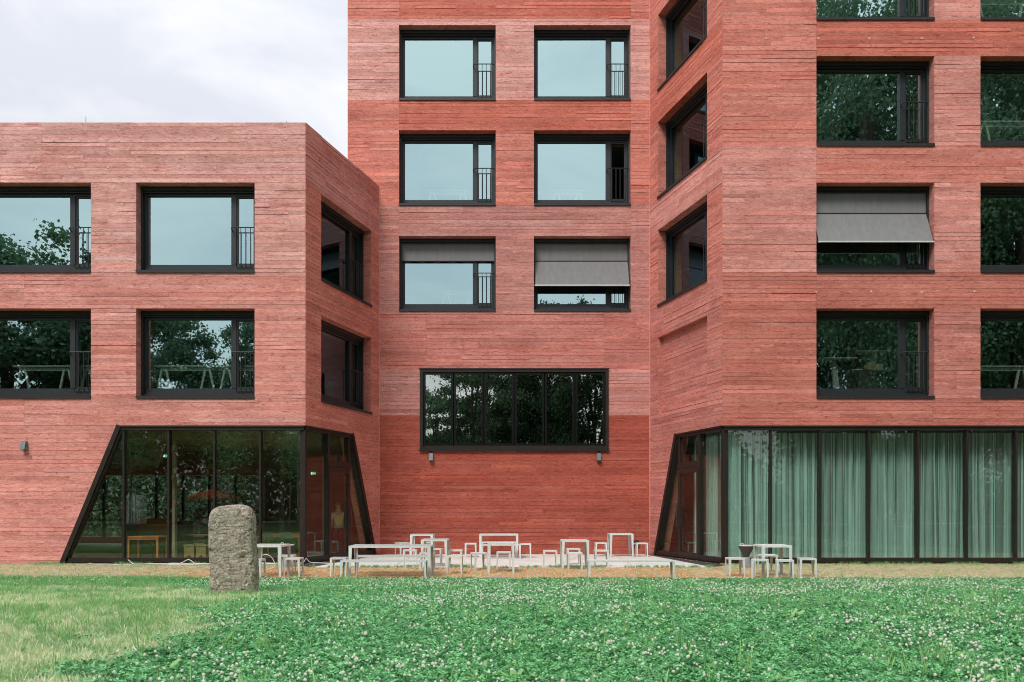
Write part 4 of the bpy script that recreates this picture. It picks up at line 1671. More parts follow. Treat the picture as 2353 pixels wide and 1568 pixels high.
# cafe furniture on the ground floor
def cafe_table(x, y, w, d, label):
    root = empty('cafe_table', (x, y, 0))
    tag(root, label, 'table', 'wooden cafe tables inside')
    m = MB()
    m.box(-w / 2, w / 2, -d / 2, d / 2, .715, .75)
    m.build('tabletop', M_ORANGEWOOD, root)
    for sx in (-1, 1):
        for sy in (-1, 1):
            m = MB()
            a, b = sx * (w / 2 - .05), sy * (d / 2 - .05)
            m.box(a - .025, a + .025, b - .025, b + .025, 0, .714)
            m.build('leg', M_ORANGEWOOD, root)
    m = MB()
    m.box(-w / 2 + .076, w / 2 - .076, -d / 2 + .03, -d / 2 + .06, .65, .714)
    m.build('rail', M_ORANGEWOOD, root)


def cafe_chair(x, y, rz, label):
    root = empty('cafe_chair', (x, y, 0), R(rz))
    tag(root, label, 'chair', 'dark cafe chairs inside')
    m = MB()
    m.box(-.2, .2, -.2, .2, .44, .465)
    m.build('seat', M_BIN, root)
    m = MB()
    m.hexa([(-.2, .18, .62), (.2, .18, .62), (.2, .2, .62), (-.2, .2, .62), (-.2, .24, .84), (.2, .24, .84), (.2, .26, .84), (-.2, .26, .84)])
    m.build('backrest', M_BIN, root)
    for sx in (-1, 1):
        for sy in (-1, 1):
            m = MB()
            m.tube([(sx * .23, sy * .23, 0), (sx * .17, sy * .16, .44)] + ([(sx * .17, .21, .8)] if sy > 0 else []), .012, 6)
            m.build('leg', M_DARK, root)


cafe_table(-10.95, 24.40, .96, .75, 'orange wooden table just behind the second cafe pane')
cafe_chair(-11.25, 25.0, 10, 'left dark chair behind the orange table near the glass')
cafe_chair(-10.65, 25.0, -12, 'right dark chair behind the orange table near the glass')
cafe_table(-7.4, 26.3, 1.3, .75, 'orange wooden table in the cafe behind the corner pane')
cafe_chair(-7.7, 25.7, 185, 'dark chair at the left front of the table behind the corner pane')
cafe_chair(-7.1, 25.7, 175, 'dark chair at the right front of the table behind the corner pane')
be = empty('wooden_settle', (-12.2, 27.6, 0))
tag(be, 'high-backed wooden bench in the cafe behind the orange table', 'bench')
m = MB()
m.box(-.6, .6, .2, .26, .02, 1.22)
m.build('backrest', M_ORANGEWOOD, be)
m = MB()
m.box(-.6, .6, -.25, .19, .40, .46)
m.build('seat', M_ORANGEWOOD, be)
for s in (-1, 1):
    m = MB()
    m.box(s * .56 - .03, s * .56 + .03, -.25, .19, 0, .399)
    m.build('side_panel', M_ORANGEWOOD, be)
rt = empty('round_table', (-9.75, 26.0, 0))
tag(rt, 'round wooden table in the cafe behind the third pane', 'table')
m = MB()
m.lathe([(.78, .72), (.80, .735), (.78, .76)], 32)
m.build('tabletop', M_WOOD, rt)
m = MB()
m.lathe([(.35, 0), (.12, .08), (.10, .719)], 20)
m.build('pedestal', M_BIN, rt)
for k, (x, lab) in enumerate(((-9.89, 'left'), (-9.52, 'middle'), (-9.14, 'right'))):
    st = MB()
    for s in (-1, 1):
        st.hexa([(s * .13 - .02, -.16, 0), (s * .13 + .02, -.16, 0), (s * .13 + .02, .16, 0), (s * .13 - .02, .16, 0),
                 (s * .13 - .02, -.16, .42), (s * .13 + .02, -.16, .42), (s * .13 + .02, .16, .42), (s * .13 - .02, .16, .42)])
    st.add([(-.11, -.155, .05), (.0, -.155, .16), (.11, -.155, .05), (.11, -.155, .42), (-.11, -.155, .42)], [(0, 1, 2, 3, 4)])
    st.box(-.165, .165, -.18, .18, .42, .46)
    tag(st.build('block_stool', M_WOOD, None, (x, 25.0, 0)), lab + ' wooden board stool in front of the round cafe table', 'stool', 'wooden board stools inside')
cu = MB()
cu.box(-13.9, -11.6, 28.9, 29.5, 0, 1.05)
cu.box(-14.0, -11.5, 28.8, 29.6, 1.05, 1.10)
tag(cu.build('cafe_counter', M_INWOOD), 'brown counter deep inside the cafe behind the slanted pane', 'counter')


def exit_sign(x, y, z, rz, label):
    root = empty('exit_sign', (x, y, z), R(rz))
    root.scale = (.7, .7, .7)
    tag(root, label, 'exit sign', 'green exit signs inside')
    m = MB()
    m.box(-.16, .16, 0, .05, -.08, .08)
    m.build('housing', M_DARK, root)
    m = MB()
    m.box(-.155, .155, -.006, -.001, -.075, .075)
    fc = m.build('face', M_GREEN, root)
    m = MB()
    y0, y1 = -.010, -.0065
    m.box(-.13, -.05, y0, y1, -.06, .06)                       # doorway
    m.lathe([(.014, .03), (.014, .055)], 8, 0, .0, -.008)
    m.hexa([(-.01, y0, -.01), (.02, y0, -.01), (.02, y1, -.01), (-.01, y1, -.01), (0, y0, .03), (.03, y0, .03), (.03, y1, .03), (0, y1, .03)])
    m.hexa([(-.03, y0, -.06), (-.015, y0, -.06), (-.015, y1, -.06), (-.03, y1, -.06), (0, y0, -.01), (.015, y0, -.01), (.015, y1, -.01), (0, y1, -.01)])
    m.hexa([(.03, y0, -.05), (.045, y0, -.05), (.045, y1, -.05), (.03, y1, -.05), (.01, y0, -.01), (.022, y0, -.01), (.022, y1, -.01), (.01, y1, -.01)])
    m.box(.06, .10, y0, y1, -.012, .012)
    m.add([(.10, y0, -.035), (.14, y0, 0), (.10, y0, .035)], [(0, 1, 2)])
    m.build('running_figure', M_SIGNW, fc)


exit_sign(-12.24, 28.7, 3.42, 0, 'green exit sign deep in the cafe beside the first mullion')
exit_sign(-6.83, 27.9, 2.77, -20, 'green exit sign seen through the court side pane of the cafe')

# sloping soffit board with lettering under the stairs inside the cafe
sf = empty('stair_soffit', (-12.33, 26.2, 3.03))
tag(sf, 'sloping brown board with dark lettering hanging inside the first cafe pane', 'board')
m = MB()
m.hexa([(0, 0, 0), (.84, 0, -.14), (.84, .12, -.14), (0, .12, 0), (.1, 0, .88), (1.2, 0, .62), (1.2, .12, .62), (.1, .12, .88)])
m.build('panel', M_SOFFIT, sf)
fc = bpy.data.curves.new('lettering', 'FONT')
fc.body = 'THE HUNGER POSTER SERIES'
fc.size = 0.15
fc.extrude = 0.003
fo = bpy.data.objects.new('lettering', fc)
dg = None
COL.objects.link(fo)
bpy.context.view_layer.update()
me = bpy.data.meshes.new_from_object(fo.evaluated_get(bpy.context.evaluated_depsgraph_get()))
bpy.data.objects.remove(fo)
me.materials.clear()
me.materials.append(M_FRIT)
lo = link('lettering', me, sf, (.02, -.006, .27), (R(90), R(14), 0))
w_ = max(v.co.x for v in me.vertices)
lo.scale = (.78 / w_, .9, 1)


# a visitor standing inside by the court door
def skin_body(name, joints, edges, radii, mat, parent):
    me = bpy.data.meshes.new(name)
    me.from_pydata(joints, edges, [])
    me.materials.append(mat)
    o = link(name, me, parent)
    o.modifiers.new('skin', 'SKIN')
    sv = me.skin_vertices[0].data
    for i, r_ in enumerate(radii):
        sv[i].radius = (r_, r_) if not isinstance(r_, tuple) else r_
    sv[0].use_root = True
    s = o.modifiers.new('sub', 'SUBSURF')
    s.levels = s.render_levels = 1
    return o


def person(x, y, rz, label):
    root = empty('person', (x, y, 0), R(rz))
    tag(root, label, 'person')
    J = [(0, 0, .93), (0, 0, 1.12), (0, 0, 1.36), (0, .01, 1.48), (0, 0, 1.56), (0, -.01, 1.66),
         (.17, 0, 1.40), (.21, .02, 1.14), (.20, -.10, .93), (.19, -.17, .86),
         (-.17, 0, 1.40), (-.21, .02, 1.14), (-.20, -.10, .93), (-.19, -.17, .86),
         (.09, 0, .86), (.10, -.01, .48), (.10, .02, .07), (.11, -.13, .04),
         (-.09, 0, .86), (-.10, .02, .48), (-.10, .05, .07), (-.11, -.10, .04)]
    E_ = [(0, 1), (1, 2), (2, 3), (3, 4), (4, 5), (2, 6), (6, 7), (7, 8), (8, 9), (2, 10), (10, 11), (11, 12), (12, 13),
          (0, 14), (14, 15), (15, 16), (16, 17), (0, 18), (18, 19), (19, 20), (20, 21)]
    Rr_ = [(.15, .10), (.14, .10), (.16, .10), .055, .085, .085, .055, .045, .035, .03, .055, .045, .035, .03,
           .085, .06, .042, .035, .085, .06, .042, .035]
    skin_body('body', J, E_, Rr_, M_SKIN, root)
    skin_body('shirt', [(0, 0, .90), (0, 0, 1.12), (0, 0, 1.38), (.175, 0, 1.40), (.215, .02, 1.20), (-.175, 0, 1.40), (-.215, .02, 1.20)],
              [(0, 1), (1, 2), (2, 3), (3, 4), (2, 5), (5, 6)], [(.17, .12), (.165, .12), (.175, .115), .07, .062, .07, .062], M_SHIRT, root)
    skin_body('trousers', [(0, 0, .92), (.09, 0, .84), (.10, -.01, .48), (.10, .02, .09), (-.09, 0, .84), (-.10, .02, .48), (-.10, .05, .09)],
              [(0, 1), (1, 2), (2, 3), (0, 4), (4, 5), (5, 6)], [(.16, .11), .10, .078, .06, .10, .078, .06], M_TROUSER, root)
    m = MB()
    m.lathe([(.07, 1.58), (.098, 1.63), (.095, 1.70), (.06, 1.745), (.01, 1.755)], 14, 0, 0, .02)
    m.build('hair', M_HAIR, root, smooth=True)


person(-5.85, 27.3, 200, 'person in a pale yellow shirt standing inside behind the left court door')

# ------------------------------------------------------------------ trees behind the lawn (mirrored in the panes)
def tree_mesh(seed, H, rx, clumps, per, leaf, base=0.28):
    rg = np.random.default_rng(seed)
    cz = H * (base + (1 - base) * 0.5)
    rz = H * (1 - base) * 0.5
    d = rg.normal(size=(clumps, 3))
    d /= np.linalg.norm(d, axis=1)[:, None]
    rad = rg.uniform(0.35, 1.0, clumps) ** 0.6
    sq = 1 + 0.22 * np.sin(3 * np.arctan2(d[:, 1], d[:, 0]) + seed)
    c = d * rad[:, None] * np.array([rx, rx, rz]) * sq[:, None] + np.array([0, 0, cz])
    c[:, 2] = np.clip(c[:, 2], H * base * 0.8, H)
    cs = rg.uniform(0.10, 0.22, clumps) * rx
    idx = np.repeat(np.arange(clumps), per)
    n = len(idx)
    p = c[idx] + rg.normal(size=(n, 3)) * (cs[idx] * 0.62)[:, None] * np.array([1, 1, 0.62])
    a = rg.normal(size=(n, 3))
    a /= np.linalg.norm(a, axis=1)[:, None]
    b = rg.normal(size=(n, 3)) + np.array([0, 0, 0.6])
    b -= a * (a * b).sum(1)[:, None]
    b /= np.linalg.norm(b, axis=1)[:, None]
    s = leaf * rg.uniform(0.6, 1.3, n)[:, None]
    v = np.stack([p - a * s * .5, p + b * s * .36, p + a * s * .55, p - b * s * .36], 1).reshape(-1, 3)
    crown = mesh_np('crown', v, np.arange(4 * n), 4, M_TREE)
    t = MB()
    t.tube([(0, 0, -0.4), (0.05, 0.03, H * .12), (-.08, .05, H * .30), (.05, -.05, H * .55), (0, 0, H * .8)],
           [H * .026, H * .019, H * .015, H * .009, H * .003], 9)
    for k in range(9):
        q = c[int(rg.integers(clumps))]
        z0 = H * rg.uniform(.2, .5)
        mid = (q[0] * .5 + rg.normal() * .3, q[1] * .5 + rg.normal() * .3, lerp(z0, q[2], .55))
        t.tube([(0, 0, z0), mid, tuple(q)], [H * .009, H * .006, H * .002], 6)
    return crown, t.mesh('trunk', M_BARK, True)


TM = [tree_mesh(3, 19.0, 5.4, 110, 260, 0.26), tree_mesh(8, 19.0, 6.2, 125, 260, 0.27), tree_mesh(21, 19.0, 4.6, 95, 260, 0.25),
      tree_mesh(33, 28.0, 8.0, 300, 420, 0.19, 0.10)]


def tree(x, y, h, kind, label, rz=0.0, wide=1.0):
    base = 28.0 if kind == 3 else 19.0
    s = h / base
    root = empty('tree', (x, y, 0.24), rz)
    root.scale = (s * wide, s * wide, s)
    tag(root, label, 'tree', 'broadleaf trees beyond the lawn, mirrored in the panes')
    link('crown', TM[kind][0], root)
    link('trunk', TM[kind][1], root)


TREES = [
    (-42, -20, 24.0, 1, 'tall tree mirrored at the left edge of the upper left window', 1.2),
    (-36, -21, 21.5, 0, 'tree mirrored low in the upper left window', 1.0),
    (-30.5, -20, 18.6, 1, 'tree mirrored left of the sky gap in the window above the cafe', .95),
    (-25.2, -22, 13.8, 2, 'low tree mirrored under the sky gap in the window above the cafe', 1.0),
    (-20.5, -20, 18.0, 0, 'tree mirrored right of the sky gap in the window above the cafe', .9),
    (-14.5, -21, 17.0, 1, 'round tree beyond the lawn behind the staked saplings', 1.0),
    (-8.2, -24, 13.2, 2, 'lower tree mirrored in the first pane of the wide dark window', 1.1),
    (-3.2, -20, 17.2, 0, 'tree mirrored in the second pane of the wide dark window', .95),
    (1.2, -23, 17.0, 2, 'tree mirrored in the third pane of the wide dark window', 1.0),
    (4.4, -20, 20.2, 1, 'tree mirrored under the pushed out screen of the court', .72),
    (8.6, -22, 18.0, 0, 'tree mirrored in the last pane of the wide dark window', .95),
    (14.5, -20, 21.0, 2, 'slender tree beyond the lawn, left of the giant ones', 1.0),
    (20.5, 0.0, 37.0, 3, 'giant tree mirrored in the windows of the right wing, nearer the house', .80),
    (31.5, -3.0, 38.0, 3, 'giant tree mirrored in the windows at the right edge', .85),
    (25.0, -12.0, 37.0, 3, 'giant tree behind the other two, mirrored low in the right wing', 1.0),
    (39.0, -14.0, 36.0, 3, 'farthest giant tree on the right', 1.0),
    (-50.0, -12.0, 22.0, 1, 'broad tree far out beyond the left edge of the lawn', 1.0),
]
for i, (x, y, h, k, lab, wd) in enumerate(TREES):
    tree(x, y, h, k, lab, i * 1.37, wd)

# understorey: one dense hedge-like wood edge behind the path
def wood_edge(name, label, seed, n, x0, x1, yc, ys, h, leaf):
    rg = np.random.default_rng(seed)
    x = rg.uniform(x0, x1, n)
    y = rg.normal(yc, ys, n)
    top = h(x)
    z = rg.uniform(0, 1, n) ** 0.85 * top
    p = np.stack([x, y, z], 1)
    a = rg.normal(size=(n, 3))
    a /= np.linalg.norm(a, axis=1)[:, None]
    b = rg.normal(size=(n, 3))
    b -= a * (a * b).sum(1)[:, None]
    b /= np.linalg.norm(b, axis=1)[:, None]
    s = leaf * rg.uniform(.6, 1.3, n)[:, None]
    v = np.stack([p - a * s * .5, p + b * s * .4, p + a * s * .5, p - b * s * .4], 1).reshape(-1, 3)
    o = link(name, mesh_np(name, v, np.arange(4 * n), 4, M_TREE))
    tag(o, label, 'undergrowth', kind='stuff')


wood_edge('undergrowth', 'dense dark undergrowth along the far side of the path', 5, 60000, -66, 56, -27.0, 1.8,
          lambda x: np.where(x > 17, 5.0, 8.2) + 1.6 * np.sin(x * .41) + 1.1 * np.sin(x * .93 + 2) + .5 * np.sin(x * 2.3), .46)
wood_edge('rear_shrubbery', 'dark shrubbery behind the house, seen through the cafe', 6, 60000, -42, -4, 45.5, 1.4,
          lambda x: 8.5 + .8 * np.sin(x * .7), .24)


gw = MB()  # added backdrop: blocks bright sky and ground showing through the cafe's rear openings
gw.box(-60, 12, 49.0, 49.4, -0.3, 9.0)
gw.box(-60.1, 12.1, 48.9, 49.5, 9.0, 9.15)
tag(gw.build('backdrop_wall', M_INWOOD), 'added brown backdrop wall blocking the bright sky beyond the shrubbery behind the house', 'wall')


def sapling(x, y, label):
    root = empty('young_tree', (x, y, 0.27))
    tag(root, label, 'tree', 'staked saplings by the path')
    t = MB()
    t.tube([(0, 0, -.1), (0.02, 0, 1.5), (0, .02, 3.4), (.03, 0, 5.6)], [.055, .05, .04, .015], 8)
    t.build('trunk', M_WHITEBARK, root, smooth=True)
    for k in range(3):
        a = 2 * math.pi * k / 3 + .4
        s = MB()
        s.tube([(.55 * math.cos(a), .55 * math.sin(a), 0), (.45 * math.cos(a), .45 * math.sin(a), 2.55)], .045, 8)
        s.build('stake', M_STAKE, root)
    for k in range(3):
        a, b = 2 * math.pi * k / 3 + .4, 2 * math.pi * (k + 1) / 3 + .4
        s = MB()
        s.tube([(.47 * math.cos(a), .47 * math.sin(a), 2.45), (.47 * math.cos(b), .47 * math.sin(b), 2.45)], .035, 6)
        s.build('crossbar', M_STAKE, root)
    rg = np.random.default_rng(int(abs(x) * 10))
    n = 1500
    p = rg.normal(size=(n, 3)) * np.array([.75, .75, 1.0]) + np.array([0, 0, 4.6])
    a = rg.normal(size=(n, 3))
    a /= np.linalg.norm(a, axis=1)[:, None]
    b = rg.normal(size=(n, 3))
    b -= a * (a * b).sum(1)[:, None]
    b /= np.linalg.norm(b, axis=1)[:, None]
    s = rg.uniform(.10, .2, n)[:, None]
    v = np.stack([p - a * s * .5, p + b * s * .35, p + a * s * .5, p - b * s * .35], 1).reshape(-1, 3)
    link('crown', mesh_np('crown', v, np.arange(4 * n), 4, M_CLOVER), root)


sapling(-13.3, -3.7, 'staked sapling mirrored in the last cafe pane before the corner')
sapling(-23.6, -4.0, 'staked sapling mirrored in the first cafe pane')
sapling(-17.8, -4.5, 'staked sapling mirrored at the middle mullion of the cafe')

# orange parasol, toilet cabin and parked car on the far path
pa = empty('parasol', (-22.0, -13.6, 0.27))
tag(pa, 'orange parasol with a scalloped edge beyond the lawn, mirrored in the cafe panes', 'parasol')
m = MB()
n = 24
v = [(0, 0, 2.75)]
for k in range(n):
    a = 2 * math.pi * k / n
    v.append((1.75 * math.cos(a), 1.75 * math.sin(a), 2.25))
for k in range(n):
    a = 2 * math.pi * k / n
    v.append((1.76 * math.cos(a), 1.76 * math.sin(a), 1.95 if k % 2 else 2.08))
m.add(v, [(0, 1 + k, 1 + (k + 1) % n) for k in range(n)] + [(1 + k, 1 + n + k, 1 + n + (k + 1) % n, 1 + (k + 1) % n) for k in range(n)])
m.build('canopy', M_PARASOL, pa)
m = MB()
m.tube([(0, 0, 0), (0, 0, 2.74)], .03, 8)
m.lathe([(.35, 0), (.35, .08), (.05, .1)], 16)
m.build('pole', M_STAKE, pa)
tl = empty('portable_toilet', (-27.7, -13.9, 0.27))
tag(tl, 'pale green portable toilet beyond the lawn, mirrored in the first cafe pane', 'toilet cabin')
m = MB()
m.box(-.55, .55, -.55, .55, .1, 2.05)
m.build('cabin', M_WHITE, tl)
m = MB()
m.hexa([(-.6, -.6, 2.05), (.6, -.6, 2.05), (.6, .6, 2.05), (-.6, .6, 2.05), (-.4, -.4, 2.3), (.4, -.4, 2.3), (.4, .4, 2.3), (-.4, .4, 2.3)])
m.build('roof', M_WHITE, tl)
m = MB()
m.box(-.38, .38, .552, .58, .2, 1.95)
m.build('door', M_DESK, tl)
m = MB()
m.box(-.62, .62, -.6, .6, 0, .1)
m.build('base', M_DARK, tl)
cr_ = empty('parked_car', (-24.2, -15.4, 0.27))
tag(cr_, 'black parked car beyond the lawn, mirrored in the cafe panes', 'car')
prof = [(-2.1, .35), (-2.15, .75), (-1.9, .92), (-1.0, 1.0), (-.45, 1.42), (.9, 1.45), (1.75, 1.0), (2.1, .95), (2.15, .4)]
m = MB()
n = len(prof)
v = [(x_, -.86, z_) for x_, z_ in prof] + [(x_, .86, z_) for x_, z_ in prof]
m.add(v, [tuple(range(n)), tuple(reversed(range(n, 2 * n)))] + [((i + 1) % n, i, n + i, n + (i + 1) % n) for i in range(n)])
m.build('body', M_CAR, cr_)
m = MB()
for s in (-1, 1):
    y0 = s * .868
    m.add([(-.85, y0, 1.0), (.15, y0, 1.0), (.15, y0, 1.38), (-.42, y0, 1.38)], [(0, 1, 2, 3)])
    m.add([(.22, y0, 1.0), (1.45, y0, 1.0), (.88, y0, 1.38), (.22, y0, 1.38)], [(0, 1, 2, 3)])
m.build('side_window', M_GLASS_D, cr_)
for xx in (-1.35, 1.35):
    for s in (-1, 1):
        m = MB()
        m.tube([(xx, s * .70, .33), (xx, s * .90, .33)], .33, 18)
        w = m.build('wheel', M_TYRE, cr_)
        m = MB()
        m.tube([(xx, s * .901, .33), (xx, s * .912, .33)], .2, 14)
        m.build('rim', M_GALV, w)

# ------------------------------------------------------------------ ground cover
SRC = bpy.data.collections.new('ground_cover_sources')


def src_coll(name, meshes):
    c = bpy.data.collections.new(name)
    for i, me in enumerate(meshes):
        o = bpy.data.objects.new('%s_%02d' % (name, i), me)
        c.objects.link(o)
    return c


def clover_tuft(seed, n, rad, big=1.0):
    rg = random.Random(seed)
    V, Fc = [], []
    for _ in range(n):
        r = rad * math.sqrt(rg.random())
        t = rg.uniform(0, 2 * math.pi)
        h = rg.uniform(0.035, 0.095) * big
        cx, cy = r * math.cos(t), r * math.sin(t)
        tilt = Euler((rg.gauss(0, .38), rg.gauss(0, .38), rg.uniform(0, 6.28))).to_matrix()
        s = rg.uniform(0.013, 0.021) * big
        for k in range(3):
            a = 2 * math.pi * k / 3
            ca, sa = math.cos(a), math.sin(a)
            b = len(V)
            cup = rg.uniform(.1, .45)
            for (px, py, pz) in ((0, 0, 0), (.85, -.55, cup * .4), (1.45, -.42, cup * .7), (1.30, 0, cup * .35), (1.45, .42, cup * .7), (.85, .55, cup * .4)):
                q = tilt @ Vector(((px * ca - py * sa) * s, (px * sa + py * ca) * s, pz * s))
                V.append((cx + q.x, cy + q.y, h + q.z))
            Fc += [(b, b + 1, b + 2, b + 3), (b, b + 3, b + 4, b + 5)]
    me = bpy.data.meshes.new('clover_tuft')
    me.from_pydata(V, [], Fc)
    me.materials.append(M_CLOVER)
    return me


def flower(seed, pink):
    rg = random.Random(seed)
    mb = MB()
    h = rg.uniform(.18, .25)
    r = rg.uniform(.0125, .0165)
    for ring, (zz, rr, n) in enumerate(((-.3, .95, 9), (.25, .95, 9), (.75, .6, 6), (1.0, .15, 3))):
        for k in range(n):
            a = 2 * math.pi * (k + ring * .5) / n
            d = Vector((math.cos(a) * rr, math.sin(a) * rr, zz))
            p = Vector((0, 0, h)) + d * r
            u = Vector((-math.sin(a), math.cos(a), 0)) * r * .33
            o = d.normalized() * r * .75 + Vector((0, 0, rg.uniform(-.2, .3) * r))
            mb.add([tuple(p - u), tuple(p + u), tuple(p + u * .6 + o), tuple(p - u * .6 + o)], [(0, 1, 2, 3)])
    mb.lathe([(r * .3, h - r * .8), (r * 1.15, h - r * .2), (r * 1.2, h + r * .4), (r * .75, h + r * 1.2), (r * .1, h + r * 1.5)], 7)
    mb.tube([(0, 0, 0), (.004, .002, h * .6), (0, 0, h - r)], .0016, 3, 1)
    return mb.mesh('clover_flower', [M_FLOWER, M_GRASS])


def grass_tuft(seed, n, rad, hmin, hmax, wid, mat, lean=.5):
    rg = random.Random(seed)
    V, Fc = [], []
    for _ in range(n):
        r = rad * math.sqrt(rg.random())
        t = rg.uniform(0, 6.28)
        x, y = r * math.cos(t), r * math.sin(t)
        h = rg.uniform(hmin, hmax)
        a = rg.uniform(0, 6.28)
        le = abs(rg.gauss(0, lean)) * h
        w = wid * rg.uniform(.6, 1.3)
        dx, dy = math.cos(a), math.sin(a)
        px, py = -dy * w, dx * w
        b = len(V)
        for (f, hh, ww) in ((0, 0, 1), (.30, .55, .85), (.75, .9, .5), (1.1, .98, .05)):
            V.append((x + dx * le * f + px * ww, y + dy * le * f + py * ww, h * hh))
            V.append((x + dx * le * f - px * ww, y + dy * le * f - py * ww, h * hh))
        for k in range(3):
            Fc.append((b + 2 * k, b + 2 * k + 1, b + 2 * k + 3, b + 2 * k + 2))
    me = bpy.data.meshes.new('grass_tuft')
    me.from_pydata(V, [], Fc)
    me.materials.append(mat)
    return me


C_CLOVER = src_coll('clover_source', [clover_tuft(s, 11, .085) for s in range(5)])
C_FLOWER = src_coll('flower_source', [flower(s, 0) for s in range(4)])
C_GREEN = src_coll('green_grass_source', [grass_tuft(s, 14, .05, .07, .17, .0032, M_GRASS, .6) for s in range(20, 24)])
C_STRAW = src_coll('dry_grass_source', [grass_tuft(s, 20, .07, .03, .085, .0028, M_STRAW, .9) for s in range(30, 34)] +
                   [grass_tuft(34, 14, .07, .03, .08, .0028, M_GRASS, .9)])
C_SHORT = src_coll('short_grass_source', [grass_tuft(s, 16, .06, .012, .038, .0026, M_WORN, 1.0) for s in range(40, 43)] +
                   [grass_tuft(43, 12, .06, .015, .045, .0026, M_GRASS, .9)])
def rosette(seed):
    rg = random.Random(seed)
    V, Fc = [], []
    for k in range(9):
        a = 2 * math.pi * k / 9 + rg.uniform(-.3, .3)
        L, w, up = rg.uniform(.07, .15), rg.uniform(.014, .026), rg.uniform(.25, .8)
        dx, dy = math.cos(a), math.sin(a)
        b = len(V)
        for (f, h, ww) in ((0, 0, .25), (.35, .6, 1), (.75, .9, .85), (1.05, .7, .05)):
            V.append((dx * L * f - dy * w * ww, dy * L * f + dx * w * ww, L * up * h + .02))
            V.append((dx * L * f + dy * w * ww, dy * L * f - dx * w * ww, L * up * h + .02))
        for q in range(3):
            Fc.append((b + 2 * q, b + 2 * q + 1, b + 2 * q + 3, b + 2 * q + 2))
    me = bpy.data.meshes.new('weed_rosette')
    me.from_pydata(V, [], Fc)
    me.materials.append(M_GRASS)
    return me


def dead_leaf(seed):
    rg = random.Random(seed)
    V = [(-.035, 0, .006), (0, -.02, .016), (.04, 0, .004), (0, .02, .018), (.0, 0, .003)]
    me = bpy.data.meshes.new('dead_leaf')
    me.from_pydata(V, [], [(0, 1, 4), (1, 2, 4), (2, 3, 4), (3, 0, 4)])
    me.materials.append(M_CLAY if seed % 2 else M_BASKET)
    return me


C_WEED = src_coll('weed_source', [rosette(s) for s in range(60, 63)])
C_DEAD = src_coll('dead_leaf_source', [dead_leaf(s) for s in range(4)])
C_BLADE = src_coll('long_blade_source', [grass_tuft(s, 5, .03, .14, .30, .0055, M_GRASS, .35) for s in range(50, 53)])


def scatter(name, P, coll, smin, smax, label, idx=None, seed=0, tilt=.12):
    rg = np.random.default_rng(seed)
    n = len(P)
    me = bpy.data.meshes.new(name)
    me.vertices.add(n)
    me.vertices.foreach_set('co', P.astype(np.float32).ravel())
    rot = np.stack([rg.normal(0, tilt, n), rg.normal(0, tilt, n), rg.uniform(0, 6.283, n)], 1)
    at = me.attributes.new('inst_rot', 'FLOAT_VECTOR', 'POINT')
    at.data.foreach_set('vector', rot.astype(np.float32).ravel())
    at = me.attributes.new('inst_scale', 'FLOAT', 'POINT')
    at.data.foreach_set('value', rg.uniform(smin, smax, n).astype(np.float32))
    k = len(coll.objects)
    at = me.attributes.new('inst_index', 'INT', 'POINT')
    at.data.foreach_set('value', (idx if idx is not None else rg.integers(0, k, n)).astype(np.int32))
    o = link(name, me)
    ng = bpy.data.node_groups.new(name + '_nodes', 'GeometryNodeTree')
    ng.interface.new_socket('Geometry', in_out='INPUT', socket_type='NodeSocketGeometry')
    ng.interface.new_socket('Geometry', in_out='OUTPUT', socket_type='NodeSocketGeometry')
    gi, go = ng.nodes.new('NodeGroupInput'), ng.nodes.new('NodeGroupOutput')
    ci = ng.nodes.new('GeometryNodeCollectionInfo')
    ci.inputs['Collection'].default_value = coll
    ci.inputs['Separate Children'].default_value = True
    ci.inputs['Reset Children'].default_value = True
    ip = ng.nodes.new('GeometryNodeInstanceOnPoints')
    ip.inputs['Pick Instance'].default_value = True

    def attr(nm, dt):
        a = ng.nodes.new('GeometryNodeInputNamedAttribute')
        a.data_type = dt
        a.inputs['Name'].default_value = nm
        return a.outputs['Attribute']
    ng.links.new(gi.outputs[0], ip.inputs['Points'])
    ng.links.new(ci.outputs[0], ip.inputs['Instance'])
    ng.links.new(attr('inst_index', 'INT'), ip.inputs['Instance Index'])
    ng.links.new(attr('inst_rot', 'FLOAT_VECTOR'), ip.inputs['Rotation'])
    ng.links.new(attr('inst_scale', 'FLOAT'), ip.inputs['Scale'])
    ng.links.new(ip.outputs[0], go.inputs[0])
    md = o.modifiers.new('scatter', 'NODES')
    md.node_group = ng
    tag(o, label, name.replace('_', ' '), kind='stuff')
    return o


DRY = np.array([(-24, 3.0), (-3.3, 3.0), (-3.55, 5.59), (-3.78, 6.31), (-3.66, 6.69), (-3.56, 7.16), (-3.66, 8.11), (-3.62, 9.23),
                (-3.84, 11.08), (-4.10, 12.9), (-4.5, 14.0), (-5.61, 15.14), (-7.59, 16.1), (-10.0, 15.9), (-24, 15.9)])


def in_poly(X, Y, poly):
    inside = np.zeros(len(X), bool)
    n = len(poly)
    j = n - 1
    for i in range(n):
        xi, yi = poly[i]
        xj, yj = poly[j]
        c = ((yi > Y) != (yj > Y)) & (X < (xj - xi) * (Y - yi) / (yj - yi + 1e-12) + xi)
        inside ^= c
        j = i
    return inside


def vnoise(X, Y, s, seed):
    """cheap smooth value noise, 0..1"""
    rg = np.random.default_rng(seed)
    G = rg.random((256, 256))
    x, y = X / s + 97.0, Y / s + 61.0
    xi, yi = np.floor(x).astype(int), np.floor(y).astype(int)
    fx, fy = x - xi, y - yi
    fx, fy = fx * fx * (3 - 2 * fx), fy * fy * (3 - 2 * fy)
    g = lambda a, b: G[a % 256, b % 256]
    return (g(xi, yi) * (1 - fx) * (1 - fy) + g(xi + 1, yi) * fx * (1 - fy) + g(xi, yi + 1) * (1 - fx) * fy + g(xi + 1, yi + 1) * fx * fy)


